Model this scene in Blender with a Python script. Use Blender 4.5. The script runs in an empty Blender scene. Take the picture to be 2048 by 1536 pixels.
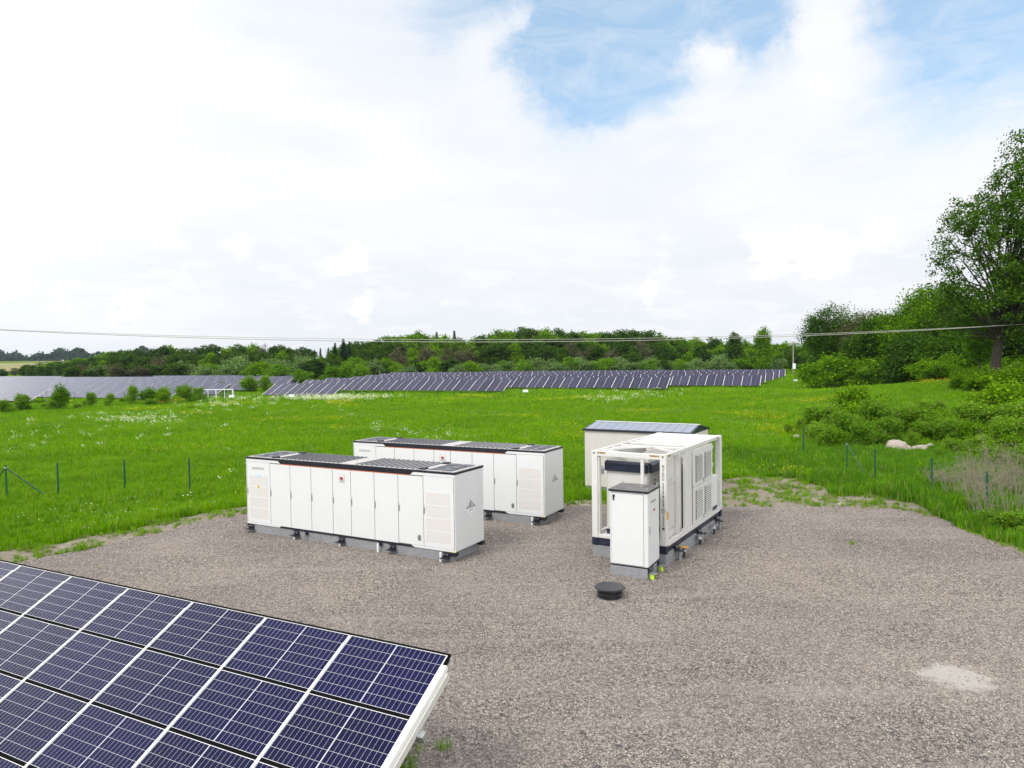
import bpy, math, random
import numpy as np
from mathutils import Vector, Matrix, noise

sc = bpy.context.scene
R = math.radians
# ------------------------------------------------------------------ camera
CAM_H, FPX = 6.3224, 1396.55
cd = bpy.data.cameras.new('camera')
cam = bpy.data.objects.new('camera', cd)
sc.collection.objects.link(cam)
cd.sensor_width = 36.0
cd.lens = FPX / 2048 * 36
cd.clip_start = 0.1
cd.clip_end = 9000
cam.matrix_world = (Matrix.Translation((0, 0, CAM_H)) @ Matrix.Rotation(R(90 - 1.9672), 4, 'X')
                    @ Matrix.Rotation(R(-0.756), 4, 'Z'))
sc.camera = cam
# ------------------------------------------------------------------ view
sc.view_settings.view_transform = 'Standard'
sc.view_settings.look = 'None'
sc.view_settings.exposure = 0.42
sc.view_settings.gamma = 1
# ------------------------------------------------------------------ sun and sky
SUN_EL, SUN_AZ = R(48), R(222)         # azimuth clockwise from +Y: behind the camera to its left
sd = bpy.data.lights.new('sun', 'SUN')
sun = bpy.data.objects.new('sun', sd)
sc.collection.objects.link(sun)
sd.energy = 1.5
sd.angle = R(18)
sd.color = (1.0, 0.97, 0.92)
sv = Vector((math.sin(SUN_AZ) * math.cos(SUN_EL), math.cos(SUN_AZ) * math.cos(SUN_EL), math.sin(SUN_EL)))
sun.rotation_euler = sv.to_track_quat('Z', 'Y').to_euler()

w = bpy.data.worlds.new('World')
sc.world = w
w.use_nodes = True
nt = w.node_tree
nt.nodes.clear()


class NT:
    """small helper to wire shader nodes"""
    def __init__(s, tree): s.t = tree
    def n(s, typ, **kw):
        nd = s.t.nodes.new(typ)
        for k, v in kw.items():
            if k.startswith('i_'):
                key = k[2:]
                key = int(key) if key.isdigit() else key.replace('_', ' ')
                if hasattr(v, 'is_linked') or isinstance(v, bpy.types.NodeSocket): s.t.links.new(v, nd.inputs[key])
                else: nd.inputs[key].default_value = v
            else: setattr(nd, k, v)
        return nd
    def l(s, a, b): s.t.links.new(a, b)
    def math(s, op, a, b=None, clamp=False):
        nd = s.t.nodes.new('ShaderNodeMath'); nd.operation = op; nd.use_clamp = clamp
        for i, v in enumerate((a, b)):
            if v is None: continue
            if isinstance(v, bpy.types.NodeSocket): s.t.links.new(v, nd.inputs[i])
            else: nd.inputs[i].default_value = v
        return nd.outputs[0]
    def mix(s, f, a, b, blend='MIX'):
        nd = s.t.nodes.new('ShaderNodeMix'); nd.data_type = 'RGBA'; nd.blend_type = blend
        for k, v in ((0, f), (6, a), (7, b)):
            if isinstance(v, bpy.types.NodeSocket): s.t.links.new(v, nd.inputs[k])
            else: nd.inputs[k].default_value = v if k == 0 else (tuple(v) + (1,))[:4]
        return nd.outputs[2]
    def ramp(s, f, stops, interp='LINEAR'):
        nd = s.t.nodes.new('ShaderNodeValToRGB'); s.t.links.new(f, nd.inputs[0])
        cr = nd.color_ramp; cr.interpolation = interp
        while len(cr.elements) < len(stops): cr.elements.new(0.5)
        for e, (p, c) in zip(cr.elements, stops):
            e.position = p; e.color = (c, c, c, 1) if isinstance(c, (int, float)) else tuple(c) + (1,)
        return nd.outputs[0]
    def noise(s, vec, scale, detail=4, rough=0.55, dist=0.0):
        nd = s.t.nodes.new('ShaderNodeTexNoise')
        s.t.links.new(vec, nd.inputs['Vector'])
        nd.inputs['Scale'].default_value = scale; nd.inputs['Detail'].default_value = detail
        nd.inputs['Roughness'].default_value = rough; nd.inputs['Distortion'].default_value = dist
        return nd.outputs['Fac']


def pxdir(px, py):
    """direction in the world of a point of the sky"""
    v = Vector(((px - 1024) / FPX, (768 - py) / FPX, -1))
    return (cam.matrix_world.to_3x3() @ v).normalized()


N = NT(nt)
sky = N.n('ShaderNodeTexSky', sky_type='NISHITA', sun_disc=False, sun_elevation=SUN_EL, sun_rotation=SUN_AZ,
          air_density=1.0, dust_density=1.2, ozone_density=1.5)
tc = N.n('ShaderNodeTexCoord').outputs['Generated']
warp_n = N.n('ShaderNodeTexNoise', i_Scale=7.0, i_Detail=9.0, i_Roughness=0.68)
N.l(tc, warp_n.inputs['Vector'])
wv = N.n('ShaderNodeVectorMath', operation='SUBTRACT'); N.l(warp_n.outputs['Color'], wv.inputs[0]); wv.inputs[1].default_value = (.5, .5, .5)
ws = N.n('ShaderNodeVectorMath', operation='SCALE'); N.l(wv.outputs[0], ws.inputs[0]); ws.inputs['Scale'].default_value = 0.13
wa = N.n('ShaderNodeVectorMath', operation='ADD'); N.l(tc, wa.inputs[0]); N.l(ws.outputs[0], wa.inputs[1])
dirn = wa.outputs[0]


def blob(px, py, rpx, amp=1.0):
    d = pxdir(px, py)
    v = N.n('ShaderNodeVectorMath', operation='DISTANCE'); N.l(dirn, v.inputs[0]); v.inputs[1].default_value = d
    q = N.math('DIVIDE', v.outputs['Value'], rpx / FPX)
    q = N.math('MULTIPLY', q, q)
    q = N.math('MULTIPLY', q, -1.0)
    e = N.math('POWER', 2.718, q)
    return N.math('MULTIPLY', e, amp)


def total(lst):
    a = lst[0]
    for b in lst[1:]: a = N.math('ADD', a, b)
    return a


blue = total([blob(*b) for b in [
    (1130, 20, 85, .85), (1200, 60, 100, .85), (1290, 30, 110, .85), (1400, 10, 90, .7), (1120, 130, 75, .75), (1180, 160, 65, .7), (1210, 200, 36, .4), (1275, 120, 80, .5), (1320, 165, 60, .35), (1060, 150, 45, .4),
    (1500, 60, 70, .6), (1520, 90, 45, .45), (1780, 5, 90, .6), (1890, 15, 90, .6), (2010, 60, 90, .42), (940, 10, 90, .3), (840, 30, 80, .18), (1850, 150, 120, .34), (1980, 120, 90, .3),
    (1400, 330, 120, .16), (1650, 330, 160, .14), (1150, -120, 220, .9), (1500, -160, 260, .7), (2200, -60, 260, .55), (400, -300, 300, .4), (-500, -500, 300, .5)]])
white = total([blob(*b) for b in [
    (1400, 105, 50, .85), (1340, 125, 45, .3), (1400, 140, 80, .4), (1650, 40, 100, .7), (1770, 100, 90, .35), (1900, 70, 35, .25), (1050, 50, 36, .7), (1000, 110, 60, .6), (1075, 10, 28, .6)]])
msk = N.math('SUBTRACT', blue, white)
st = N.n('ShaderNodeMapping'); N.l(tc, st.inputs[0]); st.inputs['Scale'].default_value = (1.0, 1.0, 3.0); st.inputs['Rotation'].default_value = (0, R(18), 0)
wisp = N.noise(st.outputs[0], 5.5, 10, 0.68, 0.9)
wz = N.math('SUBTRACT', wisp, 0.5)
msk = N.math('ADD', msk, N.math('MULTIPLY', wz, 0.95))
msk = N.math('MULTIPLY', N.math('SUBTRACT', msk, 0.12), 1.0, True)
msk = N.ramp(msk, [(0.0, 0.0), (0.22, 0.12), (0.6, 0.58), (1.0, 0.92)], 'LINEAR')
veil = N.noise(st.outputs[0], 9.0, 9, 0.7, 1.2)
msk = N.math('MULTIPLY', msk, N.ramp(veil, [(0.40, 1.0), (0.70, 0.66)]))
# cloud brightness: soft shading, small cumulus near the horizon
lo = N.n('ShaderNodeMapping'); N.l(tc, lo.inputs[0]); lo.inputs['Scale'].default_value = (1.0, 1.0, 3.6)
soft = N.noise(lo.outputs[0], 3.0, 5, 0.5, 0.3)
cloudcol = N.mix(N.ramp(soft, [(0.33, 0.0), (0.58, 1.0)], 'EASE'), (0.875, 0.91, 0.965), (0.965, 0.97, 0.985))
sep = N.n('ShaderNodeSeparateXYZ'); N.l(tc, sep.inputs[0])
band = N.ramp(sep.outputs[2], [(0.0, 1.0), (0.12, 1.0), (0.21, 0.0)], 'EASE')
pf = N.noise(lo.outputs[0], 13.0, 6, 0.5)
pufl = N.math('MULTIPLY', N.ramp(pf, [(0.555, 0.0), (0.61, 1.0)], 'EASE'), band)
gs = N.noise(lo.outputs[0], 6.0, 4, 0.55)
cloudcol = N.mix(N.math('MULTIPLY', N.ramp(gs, [(0.36, 0.15), (0.62, 0.72)], 'EASE'), band), cloudcol, (0.83, 0.875, 0.935))
puff = total([blob(*b) for b in [(155, 492, 26, 1), (130, 492, 18, .6), (725, 512, 34, .9), (680, 518, 22, .6), (470, 508, 36, .7), (215, 612, 20, .9), (280, 605, 22, 1), (125, 615, 18, .8),
                                  (245, 610, 16, .7), (340, 450, 60, .6), (80, 470, 30, .6), (740, 610, 26, .6), (715, 628, 22, .6), (660, 628, 16, .5), (905, 590, 26, .5), (1570, 465, 45, .7),
                                  (1640, 470, 36, .7), (1510, 470, 30, .5), (1540, 525, 60, .6), (1330, 520, 36, .6), (1680, 510, 34, .8), (1640, 520, 24, .5), (1760, 470, 36, .6), (1310, 580, 32, .6)]])
puff = N.math('ADD', puff, N.math('MULTIPLY', N.math('SUBTRACT', pf, 0.5), 1.5))
puff = N.ramp(puff, [(0.30, 0.0), (0.66, 1.0)], 'EASE')
puff = N.math('MULTIPLY', puff, band)
cloudcol = N.mix(N.math('MAXIMUM', N.math('MULTIPLY', pufl, .3), puff), cloudcol, (1.03, 1.03, 1.02))
bg_sky = N.n('ShaderNodeBackground', i_Strength=0.15)
N.l(N.mix(0.35, sky.outputs[0], (2.7, 4.4, 5.6)), bg_sky.inputs[0])
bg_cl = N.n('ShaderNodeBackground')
# bright glow added to the unseen sky at left, for a gleam on the panels
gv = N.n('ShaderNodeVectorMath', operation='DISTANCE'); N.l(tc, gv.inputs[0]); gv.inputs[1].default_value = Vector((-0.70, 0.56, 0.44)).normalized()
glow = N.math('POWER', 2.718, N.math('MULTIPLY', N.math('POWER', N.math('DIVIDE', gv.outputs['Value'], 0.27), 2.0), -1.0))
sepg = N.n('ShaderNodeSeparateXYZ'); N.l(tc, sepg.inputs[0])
rear = N.math('MULTIPLY', N.math('ADD', N.math('MULTIPLY', sepg.outputs[1], -1.0), 0.15), 1.6, True)   # unseen sky behind the camera brightened as added fill light
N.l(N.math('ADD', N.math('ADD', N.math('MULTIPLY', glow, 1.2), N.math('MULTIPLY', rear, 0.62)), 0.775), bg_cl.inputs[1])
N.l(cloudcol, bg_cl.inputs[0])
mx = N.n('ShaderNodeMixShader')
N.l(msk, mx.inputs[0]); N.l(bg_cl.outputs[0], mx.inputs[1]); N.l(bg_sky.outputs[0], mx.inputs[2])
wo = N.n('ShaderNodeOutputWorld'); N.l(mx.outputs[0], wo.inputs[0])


# ------------------------------------------------------------------ object helpers
COL = sc.collection


def link(name, data, parent=None, loc=None, rot=None):
    o = bpy.data.objects.new(name, data)
    COL.objects.link(o)
    if parent: o.parent = parent
    if loc is not None: o.location = loc
    if rot is not None: o.rotation_euler = rot
    return o


def tag(o, label, cat, group=None):
    o['label'] = label; o['category'] = cat
    if group: o['group'] = group
    return o


def thing(name, label, cat, loc=(0, 0, 0), rz=0.0, group=None):
    return tag(link(name, None, None, loc, (0, 0, rz)), label, cat, group)


def copy_tree(root, loc, rz, scale=None, label=None, group=None):
    r = root.copy(); COL.objects.link(r); r.location = loc; r.rotation_euler = (0, 0, rz)
    if scale: r.scale = scale
    if label: r['label'] = label
    if group: r['group'] = group
    for ch in list(root.children):
        c = ch.copy(); COL.objects.link(c); c.parent = r
        for g in list(ch.children):
            d = g.copy(); COL.objects.link(d); d.parent = c
    return r


def mesh_np(name, V, F, mat, smooth=False):
    me = bpy.data.meshes.new(name)
    V = np.asarray(V, np.float32); F = np.asarray(F, np.int32)
    k = F.shape[1]
    me.vertices.add(len(V)); me.vertices.foreach_set('co', V.ravel())
    me.loops.add(F.size); me.loops.foreach_set('vertex_index', F.ravel())
    me.polygons.add(len(F)); me.polygons.foreach_set('loop_start', np.arange(0, F.size, k, dtype=np.int32))
    if smooth: me.polygons.foreach_set('use_smooth', np.ones(len(F), bool))
    me.materials.append(mat)
    me.update(calc_edges=True); me.validate()
    return me


class MB:
    def __init__(s): s.v = []; s.f = []; s.m = []; s.mi = 0
    def mat(s, i): s.mi = i; return s
    def add(s, vs, fs):
        o = len(s.v); s.v += [tuple(v) for v in vs]
        for f in fs: s.f.append([o + i for i in f]); s.m.append(s.mi)
        return s
    def box(s, x0, x1, y0, y1, z0, z1):
        return s.add([(x0, y0, z0), (x1, y0, z0), (x1, y1, z0), (x0, y1, z0), (x0, y0, z1), (x1, y0, z1), (x1, y1, z1), (x0, y1, z1)],
                     [(0, 3, 2, 1), (4, 5, 6, 7), (0, 1, 5, 4), (1, 2, 6, 5), (2, 3, 7, 6), (3, 0, 4, 7)])
    def bar(s, a, b, w, h=None):
        h = h or w
        a, b = Vector(a), Vector(b); d = (b - a).normalized()
        u = d.cross(Vector((0, 0, 1)))
        if u.length < 1e-3: u = Vector((1, 0, 0))
        u.normalize(); t = u.cross(d)
        vs = []
        for p in (a, b):
            for sx, sz in ((-1, -1), (1, -1), (1, 1), (-1, 1)): vs.append(p + u * sx * w / 2 + t * sz * h / 2)
        return s.add(vs, [(0, 1, 2, 3), (7, 6, 5, 4), (0, 4, 5, 1), (1, 5, 6, 2), (2, 6, 7, 3), (3, 7, 4, 0)])
    def tube(s, pts, rads, n=8, caps=True):
        pts = [Vector(p) for p in pts]
        if not hasattr(rads, '__len__'): rads = [rads] * len(pts)
        base = len(s.v); ref = None
        for i, p in enumerate(pts):
            d = (pts[min(i + 1, len(pts) - 1)] - pts[max(i - 1, 0)]).normalized()
            if ref is None:
                ref = Vector((1, 0, 0)) if abs(d.x) < .8 else Vector((0, 1, 0))
            u = (ref - d * ref.dot(d)).normalized(); ref = u
            t = d.cross(u)
            for k in range(n):
                a = 2 * math.pi * k / n
                s.v.append(tuple(p + (u * math.cos(a) + t * math.sin(a)) * rads[i]))
        for i in range(len(pts) - 1):
            for k in range(n):
                s.f.append([base + i * n + k, base + i * n + (k + 1) % n, base + (i + 1) * n + (k + 1) % n, base + (i + 1) * n + k]); s.m.append(s.mi)
        if caps:
            s.f.append([base + k for k in reversed(range(n))]); s.m.append(s.mi)
            e = base + (len(pts) - 1) * n
            s.f.append([e + k for k in range(n)]); s.m.append(s.mi)
        return s
    def prism(s, poly, y0, y1):
        """polygon in x,z extruded along y (counterclockwise seen from -y)"""
        n = len(poly)
        vs = [(x, y0, z) for x, z in poly] + [(x, y1, z) for x, z in poly]
        fs = [tuple(range(n)), tuple(reversed(range(n, 2 * n)))]
        for i in range(n):
            j = (i + 1) % n; fs.append((j, i, i + n, j + n))
        return s.add(vs, fs)
    def build(s, name, mats, parent=None, bevel=0.0, seg=2, smooth=False, loc=None, rot=None):
        me = bpy.data.meshes.new(name)
        me.from_pydata(s.v, [], s.f)
        for m in (mats if isinstance(mats, (list, tuple)) else [mats]): me.materials.append(m)
        me.polygons.foreach_set('material_index', s.m)
        if smooth: me.polygons.foreach_set('use_smooth', [True] * len(s.f))
        me.update()
        o = link(name, me, parent, loc, rot)
        if bevel:
            b = o.modifiers.new('bevel', 'BEVEL'); b.width = bevel; b.segments = seg; b.limit_method = 'ANGLE'
            b.harden_normals = False
        return o


# ------------------------------------------------------------------ materials
MATS = {}


def pbr(name, col, rough=0.5, metal=0.0, spec=0.5, var=0.06, scale=3.0, dirt=None, bump=0.0, coat=0.0):
    m = bpy.data.materials.new(name); m.use_nodes = True
    K = NT(m.node_tree); b = m.node_tree.nodes['Principled BSDF']
    co = K.n('ShaderNodeTexCoord').outputs['Object']
    nz = K.noise(co, scale, 6, 0.6)
    c = K.mix(K.ramp(nz, [(0.3, 0.0), (0.7, 1.0)]), tuple(x * (1 - var) for x in col), tuple(min(1, x * (1 + var)) for x in col))
    if dirt:
        mp = K.n('ShaderNodeMapping'); K.l(co, mp.inputs[0]); mp.inputs['Scale'].default_value = dirt[2] if len(dirt) > 2 else (1, 1, 1)
        n2 = K.noise(mp.outputs[0], 5.0, 8, 0.65)
        c = K.mix(K.math('MULTIPLY', K.ramp(n2, [(0.52, 0.0), (0.75, 1.0)]), dirt[1]), c, dirt[0])
    K.l(c, b.inputs['Base Color'])
    b.inputs['Roughness'].default_value = rough; b.inputs['Metallic'].default_value = metal
    b.inputs['Specular IOR Level'].default_value = spec
    b.inputs['Coat Weight'].default_value = coat
    if bump:
        n3 = K.noise(co, 60.0, 4, 0.6)
        bp = K.n('ShaderNodeBump', i_Strength=bump, i_Distance=0.01); K.l(n3, bp.inputs['Height']); K.l(bp.outputs[0], b.inputs['Normal'])
    MATS[name] = m
    return m


M_white = pbr('white_powder_coat', (0.70, 0.705, 0.70), 0.45, dirt=((0.54, 0.525, 0.49), 0.16, (2.5, 2.5, 0.22)), var=0.015)
M_white2 = pbr('container_white_paint', (0.665, 0.65, 0.625), 0.5, dirt=((0.45, 0.40, 0.33), 0.28, (2, 2, 0.3)), var=0.03)
M_cream = pbr('pale_grey_cabinet_paint', (0.60, 0.585, 0.545), 0.45, dirt=((0.42, 0.38, 0.32), 0.2, (2, 2, .4)), var=0.02)
M_shed = pbr('shed_beige_cladding', (0.60, 0.565, 0.52), 0.6, dirt=((0.42, 0.38, 0.33), 0.25, (2, 2, .3)), var=0.03)
M_black = pbr('black_paint', (0.012, 0.013, 0.022), 0.35, var=0.2)
M_navy = pbr('dark_navy_steel', (0.014, 0.018, 0.04), 0.3, var=0.2, dirt=((0.12, 0.11, 0.10), 0.3))
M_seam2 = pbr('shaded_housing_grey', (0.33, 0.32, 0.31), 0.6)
M_roofgrey = pbr('dusty_roof_steel', (0.52, 0.49, 0.47), 0.5, dirt=((0.30, 0.27, 0.24), 0.5), var=0.08, scale=2)
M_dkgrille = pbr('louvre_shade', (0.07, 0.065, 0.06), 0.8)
M_seam = pbr('door_gap_shade', (0.16, 0.16, 0.16), 0.8)
M_rail = pbr('black_rubber_rail', (0.006, 0.006, 0.007), 0.9, spec=0.05)
M_handle = pbr('dull_zinc', (0.30, 0.30, 0.31), 0.35, metal=0.6)
M_galv = pbr('galvanised_steel', (0.42, 0.43, 0.43), 0.4, metal=0.7, var=0.15, scale=12)
M_red = pbr('red_plastic', (0.42, 0.01, 0.02), 0.3)
M_orange = pbr('orange_trim', (0.62, 0.16, 0.07), 0.5)
M_yel = pbr('yellow_plastic', (0.75, 0.62, 0.08), 0.4)
M_lime = pbr('lime_cap', (0.55, 0.80, 0.05), 0.4)
M_amber = pbr('amber_tag', (0.60, 0.33, 0.04), 0.5)
M_text = pbr('grey_print', (0.25, 0.25, 0.26), 0.6)
M_textb = pbr('black_print', (0.015, 0.015, 0.02), 0.6)
M_green = pbr('green_post_paint', (0.008, 0.075, 0.04), 0.4, var=0.15, dirt=((0.10, 0.13, 0.09), 0.4, (4, 4, 1)))
M_conc = pbr('concrete_block', (0.26, 0.265, 0.275), 0.85, var=0.10, dirt=((0.14, 0.135, 0.13), 0.6, (1, 1, 1.6)), bump=0.4)
M_sticker = pbr('pale_sticker', (0.78, 0.79, 0.80), 0.4)
M_blue = pbr('pale_blue_light_bar', (0.55, 0.66, 0.85), 0.3)
M_wood = pbr('weathered_pole_wood', (0.30, 0.26, 0.20), 0.8, var=0.2, scale=6)
M_bark = pbr('bark', (0.075, 0.062, 0.048), 0.9, var=0.35, scale=4, bump=0.8)
M_branch = pbr('grey_branches', (0.14, 0.125, 0.10), 0.9, var=0.3, scale=2)
M_twig = pbr('dry_twigs', (0.25, 0.215, 0.155), 0.9, var=0.3, scale=2)
M_manhole = pbr('ribbed_black_plastic', (0.022, 0.022, 0.026), 0.38, var=0.2, scale=10, dirt=((0.13, 0.12, 0.11), 0.35))
M_cable = pbr('overhead_cable', (0.42, 0.40, 0.36), 0.6)
M_frame = pbr('panel_frame_silver', (0.80, 0.79, 0.76), 0.4, metal=0.1)
M_strip = pbr('white_clamp_rail', (0.80, 0.79, 0.75), 0.45)

# perforated / louvred grille: fine pattern in the sheet
M_mesh = bpy.data.materials.new('perforated_grille'); M_mesh.use_nodes = True
K = NT(M_mesh.node_tree); b = M_mesh.node_tree.nodes['Principled BSDF']
co = K.n('ShaderNodeTexCoord').outputs['Object']
vo = K.n('ShaderNodeTexVoronoi', i_Scale=32.0); K.l(co, vo.inputs['Vector']); vo.inputs['Randomness'].default_value = 0.15
K.l(K.mix(K.ramp(vo.outputs['Distance'], [(0.20, 0.0), (0.42, 1.0)]), (0.20, 0.185, 0.175), (0.66, 0.635, 0.61)), b.inputs['Base Color'])
b.inputs['Roughness'].default_value = 0.5

# black and orange hazard stripes
M_haz = bpy.data.materials.new('hazard_tape'); M_haz.use_nodes = True
K = NT(M_haz.node_tree); b = M_haz.node_tree.nodes['Principled BSDF']
sx = K.n('ShaderNodeSeparateXYZ'); K.l(K.n('ShaderNodeTexCoord').outputs['Object'], sx.inputs[0])
q = K.math('ADD', K.math('ADD', sx.outputs[0], sx.outputs[1]), K.math('MULTIPLY', sx.outputs[2], -1.0))
q = K.math('FRACT', K.math('MULTIPLY', q, 11.0))
K.l(K.mix(K.math('GREATER_THAN', q, 0.5), (0.70, 0.38, 0.10), (0.02, 0.02, 0.02)), b.inputs['Base Color'])
b.inputs['Roughness'].default_value = 0.5

# photovoltaic glass: half-cut cells 20 x 6, object x along the module, y up the slope
CELLW, CELLH = 1.745, 1.010


def pv_mat(name, dust):
    m = bpy.data.materials.new(name); m.use_nodes = True
    K = NT(m.node_tree); b = m.node_tree.nodes['Principled BSDF']
    s = K.n('ShaderNodeSeparateXYZ'); K.l(K.n('ShaderNodeTexCoord').outputs['Object'], s.inputs[0])
    x, y = s.outputs[0], s.outputs[1]
    def line(v, pitch, wd, off=0.0):
        f = K.math('FRACT', K.math('ADD', K.math('DIVIDE', v, pitch), 100.0 + off))
        f = K.math('ABSOLUTE', K.math('SUBTRACT', f, 0.5))
        return K.math('GREATER_THAN', f, 0.5 - wd / pitch / 2)
    ax = K.math('ABSOLUTE', x)
    mid = K.math('LESS_THAN', ax, 0.0085)
    xs = K.math('SUBTRACT', ax, 0.0085)
    lx = line(xs, 0.0848, 0.0034)
    ly = line(y, 0.1665, 0.0046)
    edge = K.math('GREATER_THAN', K.math('ABSOLUTE', y), 0.4975)
    edgex = K.math('GREATER_THAN', ax, 0.858)
    g = K.math('MAXIMUM', K.math('MAXIMUM', lx, ly), K.math('MAXIMUM', mid, K.math('MAXIMUM', edge, edgex)))
    bus = K.math('MULTIPLY', line(y, 0.01665, 0.0018), 0.12)
    oi = K.n('ShaderNodeObjectInfo').outputs['Random']
    # each cell a slightly different blue
    cx = K.math('FLOOR', K.math('ADD', K.math('DIVIDE', x, 0.0848), 100.0)); cy = K.math('FLOOR', K.math('ADD', K.math('DIVIDE', y, 0.1685), 50.0))
    cb = K.n('ShaderNodeCombineXYZ'); K.l(cx, cb.inputs[0]); K.l(cy, cb.inputs[1]); K.l(K.math('MULTIPLY', oi, 37.0), cb.inputs[2])
    wn = K.n('ShaderNodeTexWhiteNoise', noise_dimensions='3D'); K.l(cb.outputs[0], wn.inputs['Vector'])
    cell = K.mix(wn.outputs['Value'], (0.001, 0.0025, 0.034), (0.003, 0.002, 0.043))
    cell = K.mix(1.0, cell, K.ramp(oi, [(0.0, (0.75, 0.8, 0.8)), (1.0, (1.3, 1.15, 1.15))]), 'MULTIPLY')
    cell = K.mix(bus, cell, (0.10, 0.11, 0.20))
    col = K.mix(g, cell, (0.50, 0.50, 0.52))
    co = K.n('ShaderNodeTexCoord').outputs['Object']
    d = K.noise(co, 3.0, 6, 0.6)
    col = K.mix(K.math('MULTIPLY', K.ramp(d, [(0.35, 0.2), (0.75, 1.0)]), dust), col, (0.30, 0.27, 0.27))
    K.l(col, b.inputs['Base Color'])
    b.inputs['Roughness'].default_value = 0.16
    b.inputs['Specular IOR Level'].default_value = 0.17
    K.l(K.math('ADD', K.math('MULTIPLY', d, 0.10), 0.06), b.inputs['Roughness'])
    return m


M_pv = pv_mat('photovoltaic_glass', 0.02)

# far modules: 4 landscape modules in one column sheet
M_pvfar = bpy.data.materials.new('photovoltaic_glass_distant_row'); M_pvfar.use_nodes = True
K = NT(M_pvfar.node_tree); b = M_pvfar.node_tree.nodes['Principled BSDF']
s = K.n('ShaderNodeSeparateXYZ'); K.l(K.n('ShaderNodeTexCoord').outputs['Object'], s.inputs[0])
f = K.math('FRACT', K.math('DIVIDE', s.outputs[1], 1.064)); f = K.math('ABSOLUTE', K.math('SUBTRACT', f, 0.5))
gap = K.math('GREATER_THAN', f, 0.482)
oi = K.n('ShaderNodeObjectInfo').outputs['Random']
mid = K.math('LESS_THAN', K.math('ABSOLUTE', s.outputs[0]), 0.02)
c = K.mix(oi, (0.010, 0.009, 0.040), (0.026, 0.022, 0.062))
c = K.mix(K.math('MULTIPLY', mid, 0.25), c, (0.4, 0.4, 0.42))
c = K.mix(K.math('MULTIPLY', gap, 0.8), c, (0.012, 0.012, 0.016))
K.l(c, b.inputs['Base Color'])
b.inputs['Roughness'].default_value = 0.12; b.inputs['Specular IOR Level'].default_value = 0.40


def leaf_mat(name, c0, c1, trans=0.35, rough=0.55, dry=None, scale=0.35):
    m = bpy.data.materials.new(name); m.use_nodes = True
    t = m.node_tree; K = NT(t); b = t.nodes['Principled BSDF']
    geo = K.n('ShaderNodeNewGeometry')
    oi = K.n('ShaderNodeObjectInfo')
    co = K.n('ShaderNodeTexCoord').outputs['Object']
    pos = geo.outputs['Position']
    nz = K.noise(pos, scale, 5, 0.6)
    nz = K.math('ADD', K.math('MULTIPLY', nz, 0.6), K.math('MULTIPLY', K.noise(pos, scale * 9, 4, 0.6), 0.4))
    f = K.math('ADD', K.math('MULTIPLY', K.ramp(nz, [(0.38, 0), (0.62, 1)]), 0.45), K.math('MULTIPLY', oi.outputs['Random'], 0.55))
    ri = K.math('MULTIPLY', K.math('SUBTRACT', geo.outputs['Random Per Island'], 0.5), 1.0)
    f = K.math('ADD', f, ri, True)
    c = K.mix(f, c0, c1)
    if dry: c = K.mix(K.math('GREATER_THAN', geo.outputs['Random Per Island'], dry[0]), c, dry[1])
    K.l(c, b.inputs['Base Color'])
    b.inputs['Roughness'].default_value = 0.7; b.inputs['Specular IOR Level'].default_value = 0.08
    tr = K.n('ShaderNodeBsdfTranslucent'); K.l(K.mix(1.0, c, (1.15, 1.25, 0.4), 'MULTIPLY'), tr.inputs[0])
    ms = K.n('ShaderNodeMixShader', i_0=trans); K.l(b.outputs[0], ms.inputs[1]); K.l(tr.outputs[0], ms.inputs[2])
    K.l(ms.outputs[0], t.nodes['Material Output'].inputs[0])
    return m


L_grass = leaf_mat('grass_blades', (0.080, 0.230, 0.001), (0.250, 0.470, 0.001), 0.35, dry=(0.93, (0.38, 0.36, 0.13)), scale=0.12)
L_grassr = leaf_mat('rank_grass_blades', (0.065, 0.185, 0.008), (0.150, 0.310, 0.018), 0.35, dry=(0.94, (0.34, 0.33, 0.15)), scale=0.2)
L_fresh = leaf_mat('fresh_green_leaves', (0.060, 0.155, 0.003), (0.205, 0.360, 0.007))
L_dark = leaf_mat('dark_green_leaves', (0.030, 0.078, 0.007), (0.085, 0.165, 0.012), 0.3)
L_oak = leaf_mat('oak_leaves', (0.028, 0.080, 0.005), (0.105, 0.205, 0.010), 0.35, scale=0.5)
L_giant = leaf_mat('giant_oak_leaves', (0.020, 0.060, 0.005), (0.090, 0.180, 0.010), 0.3, scale=0.5)
M_oakbark = pbr('dark_oak_bark', (0.045, 0.036, 0.028), 0.95, var=0.35, scale=4, bump=0.8)
L_brown = leaf_mat('thin_brownish_leaves', (0.075, 0.085, 0.035), (0.150, 0.140, 0.080), 0.25)
L_sage = leaf_mat('pale_willow_leaves', (0.120, 0.200, 0.065), (0.190, 0.290, 0.095), 0.3)
L_yell = leaf_mat('yellow_green_leaves', (0.100, 0.230, 0.010), (0.190, 0.340, 0.020), 0.4)
L_sap = leaf_mat('sapling_leaves', (0.100, 0.225, 0.012), (0.220, 0.380, 0.026), 0.4, scale=0.8, dry=(0.95, (0.24, 0.22, 0.09)))
L_need = leaf_mat('dark_needles', (0.014, 0.036, 0.016), (0.028, 0.060, 0.024), 0.1)
L_far = leaf_mat('distant_forest_leaves', (0.020, 0.045, 0.030), (0.035, 0.070, 0.036), 0.1, scale=0.02)
L_white = leaf_mat('white_umbel_flowers', (0.55, 0.60, 0.42), (0.80, 0.82, 0.66), 0.3)
L_yflow = leaf_mat('yellow_flowers', (0.60, 0.50, 0.02), (0.75, 0.62, 0.03), 0.3)
L_tan = leaf_mat('dry_straw_blades', (0.26, 0.24, 0.13), (0.40, 0.36, 0.22), 0.3)


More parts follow.
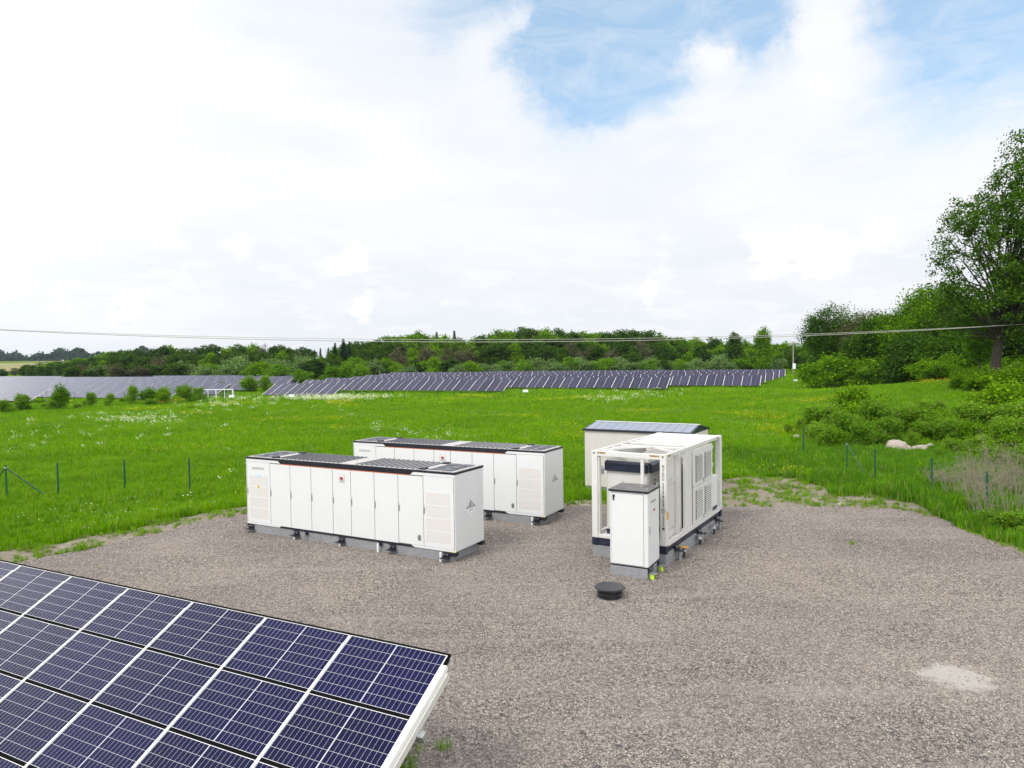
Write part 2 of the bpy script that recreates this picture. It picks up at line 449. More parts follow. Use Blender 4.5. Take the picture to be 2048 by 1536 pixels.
# meadow ground
def ground_mat(name, stops, scale, bump):
    m = bpy.data.materials.new(name); m.use_nodes = True
    K = NT(m.node_tree); b = m.node_tree.nodes['Principled BSDF']
    pos = K.n('ShaderNodeNewGeometry').outputs['Position']
    a = K.noise(pos, 0.05, 5, 0.6); c = K.noise(pos, 3.0, 6, 0.7)
    f = K.math('ADD', K.math('MULTIPLY', a, 0.6), K.math('MULTIPLY', c, 0.4))
    K.l(K.ramp(f, stops), b.inputs['Base Color'])
    b.inputs['Roughness'].default_value = 1.0; b.inputs['Specular IOR Level'].default_value = 0.0
    bp = K.n('ShaderNodeBump', i_Strength=0.6, i_Distance=bump); K.l(K.noise(pos, scale, 5, 0.7), bp.inputs['Height']); K.l(bp.outputs[0], b.inputs['Normal'])
    return m


M_meadow = ground_mat('meadow_turf', [(0.38, (0.050, 0.130, 0.001)), (0.50, (0.080, 0.185, 0.001)), (0.62, (0.140, 0.235, 0.004))], 2.5, 0.15)
M_verge = ground_mat('sandy_soil', [(0.38, (0.17, 0.145, 0.11)), (0.52, (0.29, 0.25, 0.205)), (0.62, (0.40, 0.35, 0.29))], 14.0, 0.05)
M_field = ground_mat('distant_straw_field', [(0.4, (0.25, 0.25, 0.11)), (0.6, (0.34, 0.31, 0.17))], 1.0, 0.2)

M_gravel = bpy.data.materials.new('crushed_gravel'); M_gravel.use_nodes = True
K = NT(M_gravel.node_tree); b = M_gravel.node_tree.nodes['Principled BSDF']
pos = K.n('ShaderNodeNewGeometry').outputs['Position']
wn = K.n('ShaderNodeTexNoise', i_Scale=22.0, i_Detail=2.0); K.l(pos, wn.inputs['Vector'])
wsc = K.n('ShaderNodeVectorMath', operation='SCALE'); K.l(wn.outputs['Color'], wsc.inputs[0]); wsc.inputs['Scale'].default_value = 0.02
wad = K.n('ShaderNodeVectorMath', operation='ADD'); K.l(pos, wad.inputs[0]); K.l(wsc.outputs[0], wad.inputs[1])
v1 = K.n('ShaderNodeTexVoronoi', i_Scale=40.0); K.l(wad.outputs[0], v1.inputs['Vector'])
v2 = K.n('ShaderNodeTexVoronoi', i_Scale=19.0); K.l(wad.outputs[0], v2.inputs['Vector'])
sp1 = K.n('ShaderNodeSeparateColor'); K.l(v1.outputs['Color'], sp1.inputs[0])
sp2 = K.n('ShaderNodeSeparateColor'); K.l(v2.outputs['Color'], sp2.inputs[0])
stone = K.ramp(sp1.outputs[0], [(0.0, (0.05, 0.048, 0.05)), (0.2, (0.16, 0.143, 0.13)), (0.55, (0.32, 0.275, 0.25)), (0.85, (0.46, 0.40, 0.35)), (1.0, (0.76, 0.68, 0.59))])
stone2 = K.ramp(sp2.outputs[0], [(0.0, (0.07, 0.065, 0.07)), (0.5, (0.29, 0.25, 0.23)), (1.0, (0.54, 0.47, 0.42))])
c = K.mix(K.math('GREATER_THAN', sp2.outputs[1], 0.62), stone, stone2)
gapf = K.ramp(v1.outputs['Distance'], [(0.35, 0.0), (0.75, 1.0)])
c = K.mix(K.math('MULTIPLY', gapf, 0.65), c, (0.05, 0.045, 0.042))
big = K.noise(pos, 0.35, 4, 0.6)
c = K.mix(K.math('MULTIPLY', K.ramp(big, [(0.42, 0.0), (0.68, 1.0)]), 0.34), c, (0.36, 0.315, 0.285))   # fines washed between the stones
lowf = K.noise(pos, 0.16, 5, 0.6, 0.8)
c = K.mix(1.0, c, K.ramp(lowf, [(0.36, (0.84, 0.82, 0.80)), (0.5, (1.0, 0.985, 0.955)), (0.64, (1.13, 1.09, 1.03))]), 'MULTIPLY')
trm = K.n('ShaderNodeMapping'); K.l(pos, trm.inputs[0]); trm.inputs['Rotation'].default_value = (0, 0, R(31)); trm.inputs['Scale'].default_value = (0.10, 1.1, 1)
c = K.mix(K.math('MULTIPLY', K.ramp(K.noise(trm.outputs[0], 1.0, 4, 0.55, 0.3), [(0.55, 0.0), (0.68, 1.0)]), 0.28), c, (0.42, 0.37, 0.325))   # wheel-pressed fines
fine = K.noise(pos, 45.0, 3, 0.7)
c = K.mix(K.math('MULTIPLY', fine, 0.15), c, (0.30, 0.265, 0.24))
# pale spilled sand with its own ragged outline
sv_ = K.n('ShaderNodeVectorMath', operation='SUBTRACT'); K.l(pos, sv_.inputs[0]); sv_.inputs[1].default_value = (8.62, 13.45, 0)
sm = K.n('ShaderNodeMapping'); K.l(sv_.outputs[0], sm.inputs[0]); sm.inputs['Scale'].default_value = (1.25, 1.25, 0.0)
sl = K.n('ShaderNodeVectorMath', operation='LENGTH'); K.l(sm.outputs[0], sl.inputs[0])
sn = K.math('ADD', sl.outputs['Value'], K.math('MULTIPLY', K.math('SUBTRACT', K.noise(pos, 2.6, 7, 0.75), 0.5), 2.0))
sand = K.ramp(sn, [(0.50, 1.0), (0.95, 0.0)], 'EASE')
c = K.mix(K.math('MULTIPLY', sand, 0.75), c, (0.43, 0.40, 0.36))
K.l(c, b.inputs['Base Color'])
b.inputs['Roughness'].default_value = 0.95; b.inputs['Specular IOR Level'].default_value = 0.2
hgt = K.math('SUBTRACT', 1.0, v1.outputs['Distance'])
hgt = K.math('MULTIPLY', hgt, K.math('SUBTRACT', 1.0, K.math('MULTIPLY', sand, 0.9)))
bp = K.n('ShaderNodeBump', i_Strength=0.75, i_Distance=0.03); K.l(hgt, bp.inputs['Height']); K.l(bp.outputs[0], b.inputs['Normal'])

M_stone = bpy.data.materials.new('loose_stone'); M_stone.use_nodes = True
K = NT(M_stone.node_tree); b = M_stone.node_tree.nodes['Principled BSDF']
oi = K.n('ShaderNodeObjectInfo').outputs['Random']
K.l(K.ramp(oi, [(0.0, (0.06, 0.06, 0.065)), (0.3, (0.20, 0.18, 0.165)), (0.7, (0.34, 0.305, 0.27)), (1.0, (0.56, 0.51, 0.45))]), b.inputs['Base Color'])
b.inputs['Roughness'].default_value = 0.9
M_boulder = pbr('granite_boulder', (0.40, 0.34, 0.29), 0.9, var=0.25, scale=2.5, dirt=((0.17, 0.15, 0.12), 0.6), bump=0.8)


# ------------------------------------------------------------------ terrain
def sstep(a, b, x):
    t = np.clip((x - a) / (b - a), 0, 1); return t * t * (3 - 2 * t)


def T(x, y):
    x = np.asarray(x, float); y = np.asarray(y, float)
    z = 2.7 * np.exp(-(((x - 62) / 20) ** 2 + ((y - 88) / 24) ** 2))
    far = sstep(40, 90, np.hypot(x, y - 20))
    z = z + far * 0.12 * np.sin(x * 0.06 + 1) * np.cos(y * 0.05)
    z = z + 15.0 * sstep(420, 1500, np.hypot(x, y))
    return z


def Tz(x, y): return float(T(x, y))


def axis(lim, fine, step):
    a = list(np.arange(-fine, fine + .1, step)); q = fine
    while q < lim:
        q *= 1.25; a = [-q] + a + [q]
    return np.array(a)


xs = axis(5000, 150, 3.0); ys = axis(5000, 180, 3.0)
X, Y = np.meshgrid(xs, ys); Z = T(X, Y)
V = np.stack([X.ravel(), Y.ravel(), Z.ravel()], 1)
nx, ny = len(xs), len(ys)
I = np.arange((ny - 1) * nx).reshape(ny - 1, nx)[:, :-1].ravel()
F = np.stack([I, I + 1, I + nx + 1, I + nx], 1)
g = link('ground', mesh_np('ground', V, F, M_meadow, True)); g['kind'] = 'structure'


def ragged(poly, amp, seed, step=0.35):
    out = []
    for i in range(len(poly)):
        a = Vector(poly[i]); b_ = Vector(poly[(i + 1) % len(poly)]); n = max(1, int((b_ - a).length / step))
        for k in range(n):
            p = a.lerp(b_, k / n)
            q = Vector((p.x, p.y, seed))
            p = p + Vector((noise.noise(q * 0.9) + .5 * noise.noise(q * 2.7), noise.noise(q * 0.9 + Vector((9, 9, 9))) + .5 * noise.noise(q * 2.7 + Vector((5, 0, 0))))) * amp
            out.append((p.x, p.y))
    return out


def sheet(name, poly, z, mat):
    mb = MB(); mb.add([(x, y, z) for x, y in poly], [tuple(range(len(poly)))])
    o = mb.build(name, mat); o['kind'] = 'structure'; return o


YARD = [(-24, 2), (-24, 14), (-20.5, 18.6), (-17.0, 21.2), (-15.5, 22.7), (-14.2, 24.4), (-13.4, 26.2), (-12.3, 27.9), (-10.9, 29.3), (-8.8, 31.6), (-6.6, 33.2), (-4.0, 32.4),
        (-0.5, 30.9), (2.3, 29.8), (8.9, 29.3), (12.5, 29.0), (15.6, 28.4), (16.3, 26.0), (15.9, 23.5), (16.1, 21.0), (17.0, 17.0), (18.5, 10), (19, 2)]
VERGE = [(-25, 13), (-21.5, 18.9), (-18.0, 22.8), (-16.6, 24.4), (-15.0, 26.6), (-13.8, 28.6), (-12.2, 30.2), (-10, 31.9), (-7.2, 34.0), (-4, 33.2), (0, 31.6),
         (2.6, 30.9), (8.5, 30.6), (9.2, 33.4), (10.2, 35.8), (12.5, 36.8), (14.6, 36.0), (15.0, 33.0), (14.6, 31.3), (16.0, 31.5), (17.2, 29.4), (16.6, 27.0), (16.2, 24), (16, 20), (0, 10), (-20, 12)]
YARD_R = ragged(YARD, 0.30, 1.3, .45); VERGE_R = ragged(VERGE, 0.5, 4.1, .6)
sheet('sandy_verge', VERGE_R, 0.006, M_verge)
sheet('gravel_yard', YARD_R, 0.016, M_gravel)


def inpoly(P, poly):
    poly = np.array(poly); x, y = P[:, 0], P[:, 1]; r = np.zeros(len(P), bool)
    j = len(poly) - 1
    for i in range(len(poly)):
        xi, yi = poly[i]; xj, yj = poly[j]
        c = ((yi > y) != (yj > y)) & (x < (xj - xi) * (y - yi) / ((yj - yi) + 1e-12) + xi)
        r ^= c; j = i
    return r


# ------------------------------------------------------------------ battery containers
def text_mesh(s, size, name, depth=0.0):
    cu = bpy.data.curves.new(name, 'FONT'); cu.body = s; cu.size = size; cu.align_x = 'CENTER'; cu.align_y = 'CENTER'; cu.extrude = depth; cu.offset = size * .012
    o = bpy.data.objects.new(name, cu); COL.objects.link(o)
    dg = bpy.context.evaluated_depsgraph_get(); me = bpy.data.meshes.new_from_object(o.evaluated_get(dg))
    bpy.data.objects.remove(o); bpy.data.curves.remove(cu); me.name = name
    return me


def text_on(s, size, mat, parent, loc, rot, name='lettering', depth=0.002):
    me = text_mesh(s, size, name, depth); me.materials.clear(); me.materials.append(mat)
    return link(name, me, parent, loc, rot)


FRONT = (R(90), 0, 0)            # text on a face that looks along -y
RIGHT = (R(90), 0, R(90))        # text on a face that looks along +x

SEAMS = [0.035, 1.25, 2.265, 3.28, 4.29, 5.11, 6.13, 7.125, 8.13, 9.30]


def battery(loc, rz, label):
    t = thing('battery_container', label, 'battery container', loc, rz, 'battery containers on the gravel')
    L, D, H = 9.34, 1.73, 2.52
    mb = MB(); mb.box(0, L, 0.02, D, 0.0, 2.44); mb.build('body', M_white, t, 0.035, 3)
    mb = MB(); mb.box(0.02, L - 0.02, 0.016, 0.0195, 0.04, 2.43); mb.build('door_gap', M_seam, t)
    # white end frames over and under the doors
    mb = MB()
    mb.prism([(0.0, 2.345), (1.78, 2.345), (1.66, 2.44), (0.0, 2.44)], 0.0, 0.016)
    mb.prism([(0.0, 0.0), (1.66, 0.0), (1.78, 0.075), (0.0, 0.075)], 0.0, 0.016); mb.box(0.0, 0.025, 0.0, 0.016, 0.077, 2.343)
    mb.build('front_frame', M_white, t, 0.004, 1)
    mb = MB(); mb.prism([(7.62, 2.345), (L, 2.345), (L, 2.44), (7.74, 2.44)], 0.0, 0.016)
    mb.prism([(7.74, 0.0), (L, 0.0), (L, 0.075), (7.62, 0.075)], 0.0, 0.016); mb.box(L - 0.03, L, 0.0, 0.016, 0.077, 2.343)
    mb.build('front_frame', M_white, t, 0.004, 1)
    mb = MB(); mb.prism([(1.79, 2.345), (7.61, 2.345), (7.73, 2.445), (1.67, 2.445)], -0.012, 0.016); mb.build('top_fascia', M_black, t, 0.004, 1)
    mb = MB(); mb.box(1.80, 7.60, -0.005, 0.014, 2.318, 2.342); mb.build('orange_trim', M_orange, t)
    mb = MB(); mb.prism([(1.68, 0.0), (7.72, 0.0), (7.60, 0.052), (1.80, 0.052)], -0.006, 0.015); mb.build('bottom_fascia', M_black, t)
    for i in range(9):
        x0, x1 = SEAMS[i] + 0.009, SEAMS[i + 1] - 0.009
        end = i in (0, 8)
        z0, z1 = (0.082 if end or i in (7,) else 0.060), (2.338 if end else 2.312)
        d = MB(); d.box(x0, x1, -0.004, 0.0155, z0, z1); d = d.build('door', M_white, t, 0.004, 1)
        h = MB(); h.box(x0 + 0.018, x0 + 0.048, -0.016, -0.004, 1.12, 1.34); h.box(x0 + 0.025, x0 + 0.041, -0.012, -0.004, 1.38, 1.41); h.build('handle', M_handle, d, 0.003, 1)
        if end:
            gx0, gx1 = (0.18, 1.13) if i == 0 else (8.23, 9.16)
            for k in range(4):
                zt = 1.83 - k * 0.405
                gr = MB(); gr.box(gx0, gx1, -0.009, -0.004, zt - 0.36, zt); gr.build('vent_grille', M_mesh, d)
        if i == 0:
            a = MB(); a.box(0.50, 0.78, -0.014, -0.0092, 1.79, 1.86); a.build('light_bar', M_blue, d)
            a = MB(); a.box(0.59, 0.70, -0.013, -0.0092, 1.37, 1.46); a.build('warning_sticker', M_yel, d)
            a = MB(); a.box(0.63, 0.66, -0.018, -0.0132, 1.40, 1.44); a.build('sticker_symbol', M_textb, d)
            text_on('SUNGROW', 0.125, M_text, d, (0.64, -0.006, 2.10), FRONT)
        if i == 4:
            a = MB(); a.box(4.57, 4.85, -0.012, -0.0045, 1.88, 2.18); a.build('switch_recess', M_cream, d, 0.006, 1)
            a = MB(); a.box(4.62, 4.83, -0.030, -0.0125, 1.93, 2.13); a.build('switch_plate', M_white, d, 0.01, 1)
            a = MB(); a.tube([(4.745, -0.030, 2.03), (4.745, -0.085, 2.03)], [0.045, 0.052], 14); a.build('stop_button', M_red, d, 0.008, 2)
        if i == 7:
            a = MB(); a.box(7.90, 8.02, -0.014, -0.0045, 0.24, 0.39); a.box(7.93, 7.99, -0.014, -0.0045, 0.392, 0.43); a.build('cable_hatch', M_handle, d, 0.003, 1)
    # roof
    mb = MB(); mb.box(-0.012, L + 0.012, -0.014, D + 0.012, 2.448, 2.512); mb.build('roof_edge', M_black, t, 0.008, 2)
    mb = MB(); mb.box(0.05, L - 0.05, 0.05, D - 0.05, 2.5125, 2.520); mb.build('roof_sheet', M_roofgrey, t)
    for a0, a1, n in ((1.60, 4.45, 15), (5.30, 7.85, 13)):
        for k in range(n):
            x = a0 + (a1 - a0) * k / (n - 1)
            mb = MB(); mb.box(x - 0.036, x + 0.036, 0.10, D - 0.10, 2.5205, 2.54); mb.build('roof_slat', M_navy, t)
    for a0 in (0.20, 8.22):
        for i in range(2):
            for j in range(3):
                x0 = a0 + i * 0.50; y0 = 0.16 + j * 0.49
                gr = MB(); gr.box(x0, x0 + 0.42, y0, y0 + 0.41, 2.5205, 2.535); gr.build('fan_grille', M_navy, t, 0.01, 1)
    for x in (1.36, 8.02):
        for yl in (.10, 1.40): mb = MB(); mb.box(x - 0.10, x + 0.12, yl, yl + .2, 2.5205, 2.57); mb.build('lifting_lug', M_black, t)
    # lithium hazard diamond on the right end
    dm = MB(); cy, cz, r = 0.92, 1.25, 0.305
    dm.add([(L + 0.003, cy - r, cz), (L + 0.003, cy, cz - r), (L + 0.003, cy + r, cz), (L + 0.003, cy, cz + r)], [(0, 1, 2, 3)])
    dm = dm.build('hazard_diamond', M_sticker, t)
    st_ = MB()
    for k in range(7):
        y0 = cy - 0.275 + k * 0.0795; wd = 0.036 if k not in (0, 6) else 0.06; y1 = y0 + wd
        def top(y): return cz + (r - 0.02) - abs(y - cy)
        st_.add([(L + 0.0045, y0, cz), (L + 0.0045, y1, cz), (L + 0.0045, y1, max(top(y1), cz + .004)), (L + 0.0045, y0, max(top(y0), cz + .004))], [(0, 1, 2, 3)])
    st_.build('hazard_stripes', M_textb, dm)
    text_on('UN 3480', 0.065, M_text, dm, (L + 0.0045, cy, cz - 0.075), RIGHT, depth=0.0005)
    text_on('9', 0.08, M_text, dm, (L + 0.0045, cy, cz - 0.19), RIGHT, depth=0.0005)
    # corner castings, yellow tag
    for cx_, cy_ in ((0.0, -0.01), (L - 0.22, -0.01), (0.0, D - 0.17), (L - 0.2, D - 0.17)):
        mb = MB(); mb.box(cx_, cx_ + 0.22, cy_, cy_ + 0.18, -0.13, -0.002); mb.build('corner_casting', M_black, t, 0.01, 2)
    mb = MB(); mb.box(L - 0.12, L - 0.02, -0.004, 0.02, -0.001, 0.045); mb.build('yellow_tag', M_yel, t)
    # brackets bolted to the plinth
    for x in (0.10, 2.42, 4.55, 6.76, 8.88):
        mb = MB(); mb.box(x, x + 0.24, -0.045, -0.012, -0.16, -0.003); mb.box(x - 0.04, x + 0.28, -0.20, -0.012, -0.185, -0.162); br = mb.build('bracket', M_black, t, 0.004, 1)
        for bx in (0.06, 0.17): mb = MB(); mb.tube([(x + bx, -0.045, -0.07), (x + bx, -0.075, -0.07)], 0.022, 8); mb.build('bolt', M_galv, br)
    for x in (2.52, 3.02, 4.66, 6.33, 8.84):
        mb = MB(); mb.tube([(x, -0.11, -0.02 if x in (3.02, 6.33, 8.84) else -0.19), (x, -0.11, -0.36)], 0.038, 10); mb.build('conduit', M_sticker if x not in (3.02,) else M_galv, t)
    for xg in (2.96, 6.30): mb = MB(); mb.box(xg, xg + .14, -0.05, -0.012, -0.11, -0.003); mb.build('cable_gland', M_navy, t)
    return t


B1 = (-10.018, 26.087, 0.325); TH1 = -0.5007
B2 = (-7.038, 30.717, 0.340); TH2 = -0.493
battery(B1, TH1, 'long white battery container with nine doors, in front, nearer of the two on the gravel')
battery(B2, TH2, 'long white battery container partly hidden behind the front one, beside the grass')


def plinth(loc, rz, x0, x1, y0, y1, h, label):
    mb = MB(); mb.box(x0, x1, y0, y1, -0.2, h - 0.004)
    o = mb.build('concrete_plinth', M_conc, None, 0.015, 1, loc=(loc[0], loc[1], 0), rot=(0, 0, rz))
    return tag(o, label, 'plinth', 'grey concrete plinths')


plinth(B1, TH1, 0.03, 9.16, 0.03, 1.68, 0.325, 'grey concrete plinth under the nearer long battery container')
plinth(B2, TH2, 0.03, 9.16, 0.03, 1.68, 0.340, 'grey concrete plinth under the long battery container behind')

# ------------------------------------------------------------------ transformer skid in a container frame
B3 = (2.530, 22.191, 0.3848); TH3 = -0.5562
W3, D3, H3 = 2.438, 6.058, 3.025
t = thing('transformer_skid', 'open white container frame holding inverter cabinet, louvred doors and transformer, numbered HYDU on its post', 'transformer skid', B3, TH3)
for x0, y0, n in ((-0.03, 0, 'f'), (W3 - 0.20, 0, 'f'), (-0.03, D3 - 0.2, 'r'), (W3 - 0.17, D3 - 0.2, 'r')):
    wd = 0.20
    mb = MB(); mb.box(x0, x0 + wd, y0, y0 + (0.16 if n == 'f' else 0.2), 0.24, H3); p = mb.build('corner_post', M_white2, t, 0.012, 2)
    if x0 > 1 and n == 'f': POST = p
    mb = MB(); mb.box(x0 - 0.004, x0 + wd + 0.004, y0 - 0.004, y0 + 0.18, 0.0, 0.236); mb.build('lower_casting', M_navy, t, 0.012, 2)
for x in (-0.01, W3 - 0.11):
    mb = MB(); mb.box(x, x + 0.10, 0.162, D3 - 0.202, H3 - 0.12, H3 - 0.004); mb.build('top_rail', M_white2, t, 0.01, 1)
    mb = MB(); mb.box(x, x + 0.11, 0.19, D3 - 0.202, 0.20, 0.36); mb.build('bottom_rail', M_white2, t, 0.01, 1)
    mb = MB(); mb.box(x, x + 0.09, 0.19, D3 - 0.21, 0.06, 0.196); mb.build('black_sill', M_navy, t)
for y in (0.005, D3 - 0.135):
    mb = MB(); mb.box(0.172, W3 - 0.202, y, y + 0.13, H3 - 0.17, H3 - 0.008); mb.build('end_beam', M_white2, t, 0.01, 1)
    mb = MB(); mb.box(0.172, W3 - 0.202, y + .01, y + 0.13, 0.24, 0.34); mb.build('end_sill', M_white2, t, 0.006, 1)
    mb = MB(); mb.box(0.172, W3 - 0.202, y + .01, y + 0.13, 0.01, 0.236); mb.build('black_sill', M_navy, t)
mb = MB(); mb.box(0.10, W3 - 0.115, 0.14, D3 - 0.14, 0.22, 0.30); mb.build('floor', M_white2, t)
# roof: solid rear sheet, cross bows, diagonal braces at the front
mb = MB(); mb.box(0.09, W3 - 0.112, 4.55, D3 - 0.14, H3 - 0.05, H3 - 0.012); mb.build('roof_sheet', M_white2, t)
for y in (2.05, 2.85, 3.35, 3.85, 4.25):
    mb = MB(); mb.box(0.09, W3 - 0.112, y, y + (0.14 if y < 3 else 0.2), H3 - 0.11, H3 - 0.03); mb.build('roof_bow', M_white2, t, 0.01, 1)
for a_, b_ in (((0.09, 0.50, H3 - .05), (1.0, 0.13, H3 - .05)), ((0.09, 1.30, H3 - .055), (1.25, 2.08, H3 - .055)), ((1.25, 2.08, H3 - .055), (2.33, 1.05, H3 - .055)), ((0.09, 0.62, H3 - .06), (0.5, 1.55, H3 - .06))):
    mb = MB(); mb.bar(a_, b_, 0.09, 0.06); mb.build('diagonal_brace', M_white2, t)
# inverter cabinet in the open end
c_ = MB(); c_.box(0.30, 1.72, 0.42, 1.62, 0.45, 2.80); cab = c_.build('inverter_cabinet', M_cream, t, 0.02, 2)
mb = MB(); mb.box(0.34, 1.68, 0.400, 0.418, 0.50, 1.55); mb.box(0.34, 1.68, 0.400, 0.418, 1.565, 2.36); mb.build('cover_panel', M_cream, cab, 0.006, 1)
mb = MB(); mb.box(1.722, 1.736, 0.48, 1.56, 0.50, 2.36); mb.build('side_door', M_cream, cab, 0.006, 1)
mb = MB(); mb.prism([(0, 0), (1.46, 0), (1.46, 0.26), (0, 0.26)], 0, 0.10)
mb.add([(0, 0, .26), (1.46, 0, .26), (1.46, .10, .32), (0, .10, .32), (0, .10, .26), (1.46, .10, .26)], [(0, 1, 2, 3), (0, 3, 4), (1, 5, 2)])
mb.build('rain_hood', M_navy, cab, 0.015, 2, loc=(0.28, 0.30, 2.36))
mb = MB(); mb.box(0, 0.10, 0, 1.16, 0, 0.26); mb.add([(0.10, 0, .26), (0.10, 1.16, .26), (0, 1.16, .32), (0, 0, .32), (0, 0, .26), (0, 1.16, .26)], [(0, 1, 2, 3), (0, 3, 4), (1, 5, 2)])
mb.build('rain_hood', M_navy, cab, 0.015, 2, loc=(1.74, 0.44, 2.36))
mb = MB(); mb.box(0.30, 1.72, 0.41, 1.60, 0.302, 0.445); mb.build('cabinet_base', M_navy, cab)
mb = MB(); mb.box(1.738, 1.75, 0.85, 0.98, 1.93, 1.96); mb.box(1.738, 1.748, 0.88, 0.92, 2.06, 2.09); mb.box(1.738, 1.748, 0.97, 1.01, 2.07, 2.10); mb.build('door_fittings', M_black, cab)
mb = MB(); mb.box(0.14, 0.27, 0.20, 0.30, 2.24, 2.42); mb.tube([(0.2, 0.25, 2.42), (0.2, 0.25, 2.52)], [0.06, 0.03], 10); mb.build('beacon_bracket', [M_galv], t)
mb = MB(); mb.box(1.615, 1.715, 0.02, 0.09, 0.34, H3 - 0.172); mb.build('front_stanchion', M_white2, t, 0.006, 1)
mb = MB(); mb.box(0.16, 0.215, 0.06, 0.20, 0.34, H3 - 0.172); mb.build('post_return', M_white2, t, 0.004, 1)
# side bay by bay
mb = MB(); mb.box(W3 - 0.055, W3 - 0.005, 1.17, 1.235, 0.36, H3 - 0.122); mb.build('side_stanchion', M_white2, t, 0.004, 1)
pts = []; y = 0.30; k = 0
while y < 1.95:
    pts += [(y, 0.0), (y + .09, 0.0), (y + .13, -.055), (y + .22, -.055)]; y += .26
mb = MB()
for i in range(len(pts) - 1):
    (ya, da), (yb, db) = pts[i], pts[i + 1]; x_ = W3 - 0.16
    mb.add([(x_ + da, ya, .30), (x_ + db, yb, .30), (x_ + db, yb, H3 - .13), (x_ + da, ya, H3 - .13)], [(0, 1, 2, 3)])
mb.build('corrugated_wall', M_white2, t)
mb = MB(); mb.box(W3 - 0.10, W3 - 0.07, 0.24, 1.165, 2.08, 2.14); mb.box(W3 - 0.10, W3 - 0.07, 1.10, 1.165, 0.60, 2.078); mb.build('inner_hatch_frame', M_cream, t)
mb = MB(); mb.box(W3 - 0.135, W3 - 0.115, 0.34, 1.09, 0.66, 2.07); mb.build('inner_hatch', M_cream, t)
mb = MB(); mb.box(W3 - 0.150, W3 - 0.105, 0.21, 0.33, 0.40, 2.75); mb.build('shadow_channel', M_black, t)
mb = MB(); mb.box(W3 - 0.09, W3 - 0.02, 1.84, 2.56, 0.37, H3 - .124); mb.build('side_panel', M_white2, t, 0.006, 1)
mb = MB(); mb.box(W3 - 0.06, W3 - 0.001, 1.55, 1.84, 0.362, 0.43); mb.build('cable_step', M_white2, t)
for z0, z1, nm in ((1.62, 2.86, 'up'), (0.36, 1.60, 'lo')):
    mb = MB(); mb.box(W3 - 0.03, W3 + 0.018, 2.62, 4.84, z0, z1); dr = mb.build('louvre_door', M_white2, t, 0.008, 1)
    for y0, y1 in ((2.85, 3.64), (3.88, 4.70)):
        za, zb = z0 + 0.12, z1 - 0.20
        if nm == 'lo': za, zb = z0 + .12, z1 - .13
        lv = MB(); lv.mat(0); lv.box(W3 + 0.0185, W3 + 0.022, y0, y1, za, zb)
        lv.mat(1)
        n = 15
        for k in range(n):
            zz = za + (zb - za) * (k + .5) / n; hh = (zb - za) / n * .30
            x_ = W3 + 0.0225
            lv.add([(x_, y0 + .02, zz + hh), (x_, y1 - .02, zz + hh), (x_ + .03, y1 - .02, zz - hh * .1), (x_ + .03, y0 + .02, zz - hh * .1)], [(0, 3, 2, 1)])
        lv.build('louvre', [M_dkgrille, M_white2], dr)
    mb = MB(); mb.box(W3 + 0.019, W3 + 0.04, 3.73, 3.77, z0 + .03, z0 + .16); mb.build('latch', M_galv, dr)
mb = MB(); mb.box(W3 - 0.38, W3 - 0.02, 4.95, 5.60, 0.50, 1.62); rc = mb.build('junction_box', M_white, t, 0.015, 2)
mb = MB(); mb.box(W3 - 0.019, W3 - 0.012, 5.2, 5.26, 1.02, 1.10); mb.build('green_sticker', M_lime, rc)
mb = MB(); mb.box(W3 - 0.36, W3 - 0.03, 4.98, 5.58, 0.362, 0.495); mb.build('junction_base', M_navy, rc)
for z in (2.65, 2.0, 1.2):
    mb = MB(); mb.box(W3 - 0.02, W3 + 0.03, 4.845, 4.90, z, z + .14); mb.build('hinge', M_white2, t)
# transformer core seen through the roof opening and the left wall panel
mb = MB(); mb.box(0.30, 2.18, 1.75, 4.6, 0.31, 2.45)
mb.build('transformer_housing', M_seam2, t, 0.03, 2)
mb = MB()
for k in range(7): mb.box(0.45, 2.05, 1.95 + k * .34, 2.13 + k * .34, 2.452, 2.60)
mb.build('cooling_fins', M_cream, t, 0.01, 1)
mb = MB(); mb.box(0.0, 0.05, 1.7, 4.6, 0.362, H3 - .124); mb.build('left_wall', M_white2, t)
# hazard tapes, holes in the castings, numbers
for x0, x1, y0, y1 in ((0.19, 0.45, -0.0005, 0.0), (1.93, 2.21, -0.0005, 0.0)):
    mb = MB(); mb.box(x0, x1, 0.0005, 0.004, H3 - 0.085, H3 - 0.035); mb.build('hazard_tape', M_haz, t)
mb = MB(); mb.box(W3 - 0.0095, W3 - 0.0055, 0.20, 0.46, H3 - 0.09, H3 - 0.04); mb.build('hazard_tape', M_haz, t)
mb = MB(); mb.box(W3 - 0.0095, W3 - 0.0055, 5.55, 5.82, H3 - 0.09, H3 - 0.04); mb.build('hazard_tape', M_haz, t)
for x in (0.06, 2.335):
    mb = MB(); mb.tube([(x, -0.002, H3 - 0.075), (x, 0.01, H3 - 0.075)], 0.034, 12); mb.build('casting_hole', M_seam, t)
mb = MB(); mb.box(W3 + 0.0005, W3 + 0.02, 0.03, 0.14, 1.05, 1.28); mb.build('amber_tag', M_amber, t)
zc = 2.66
for ch in 'HYDU 230468 0 25SM':
    if ch == ' ': zc -= 0.055; continue
    text_on(ch, 0.150, M_textb, t, (2.345, -0.003, zc), FRONT, 'number_letter').scale = (0.68, 1, 1)
    zc -= 0.1235
mb = MB(); z0_ = 2.66 - .1235 * 10 - .11
for a_, b_ in (((2.29, z0_ + .07), (2.40, z0_ + .07)), ((2.29, z0_ - .07), (2.40, z0_ - .07))):
    mb.box(a_[0], b_[0], -0.003, -0.0005, a_[1] - .005, a_[1] + .005)
mb.box(2.285, 2.293, -0.003, -0.0005, z0_ - .07, z0_ + .07); mb.box(2.397, 2.405, -0.003, -0.0005, z0_ - .07, z0_ + .07)
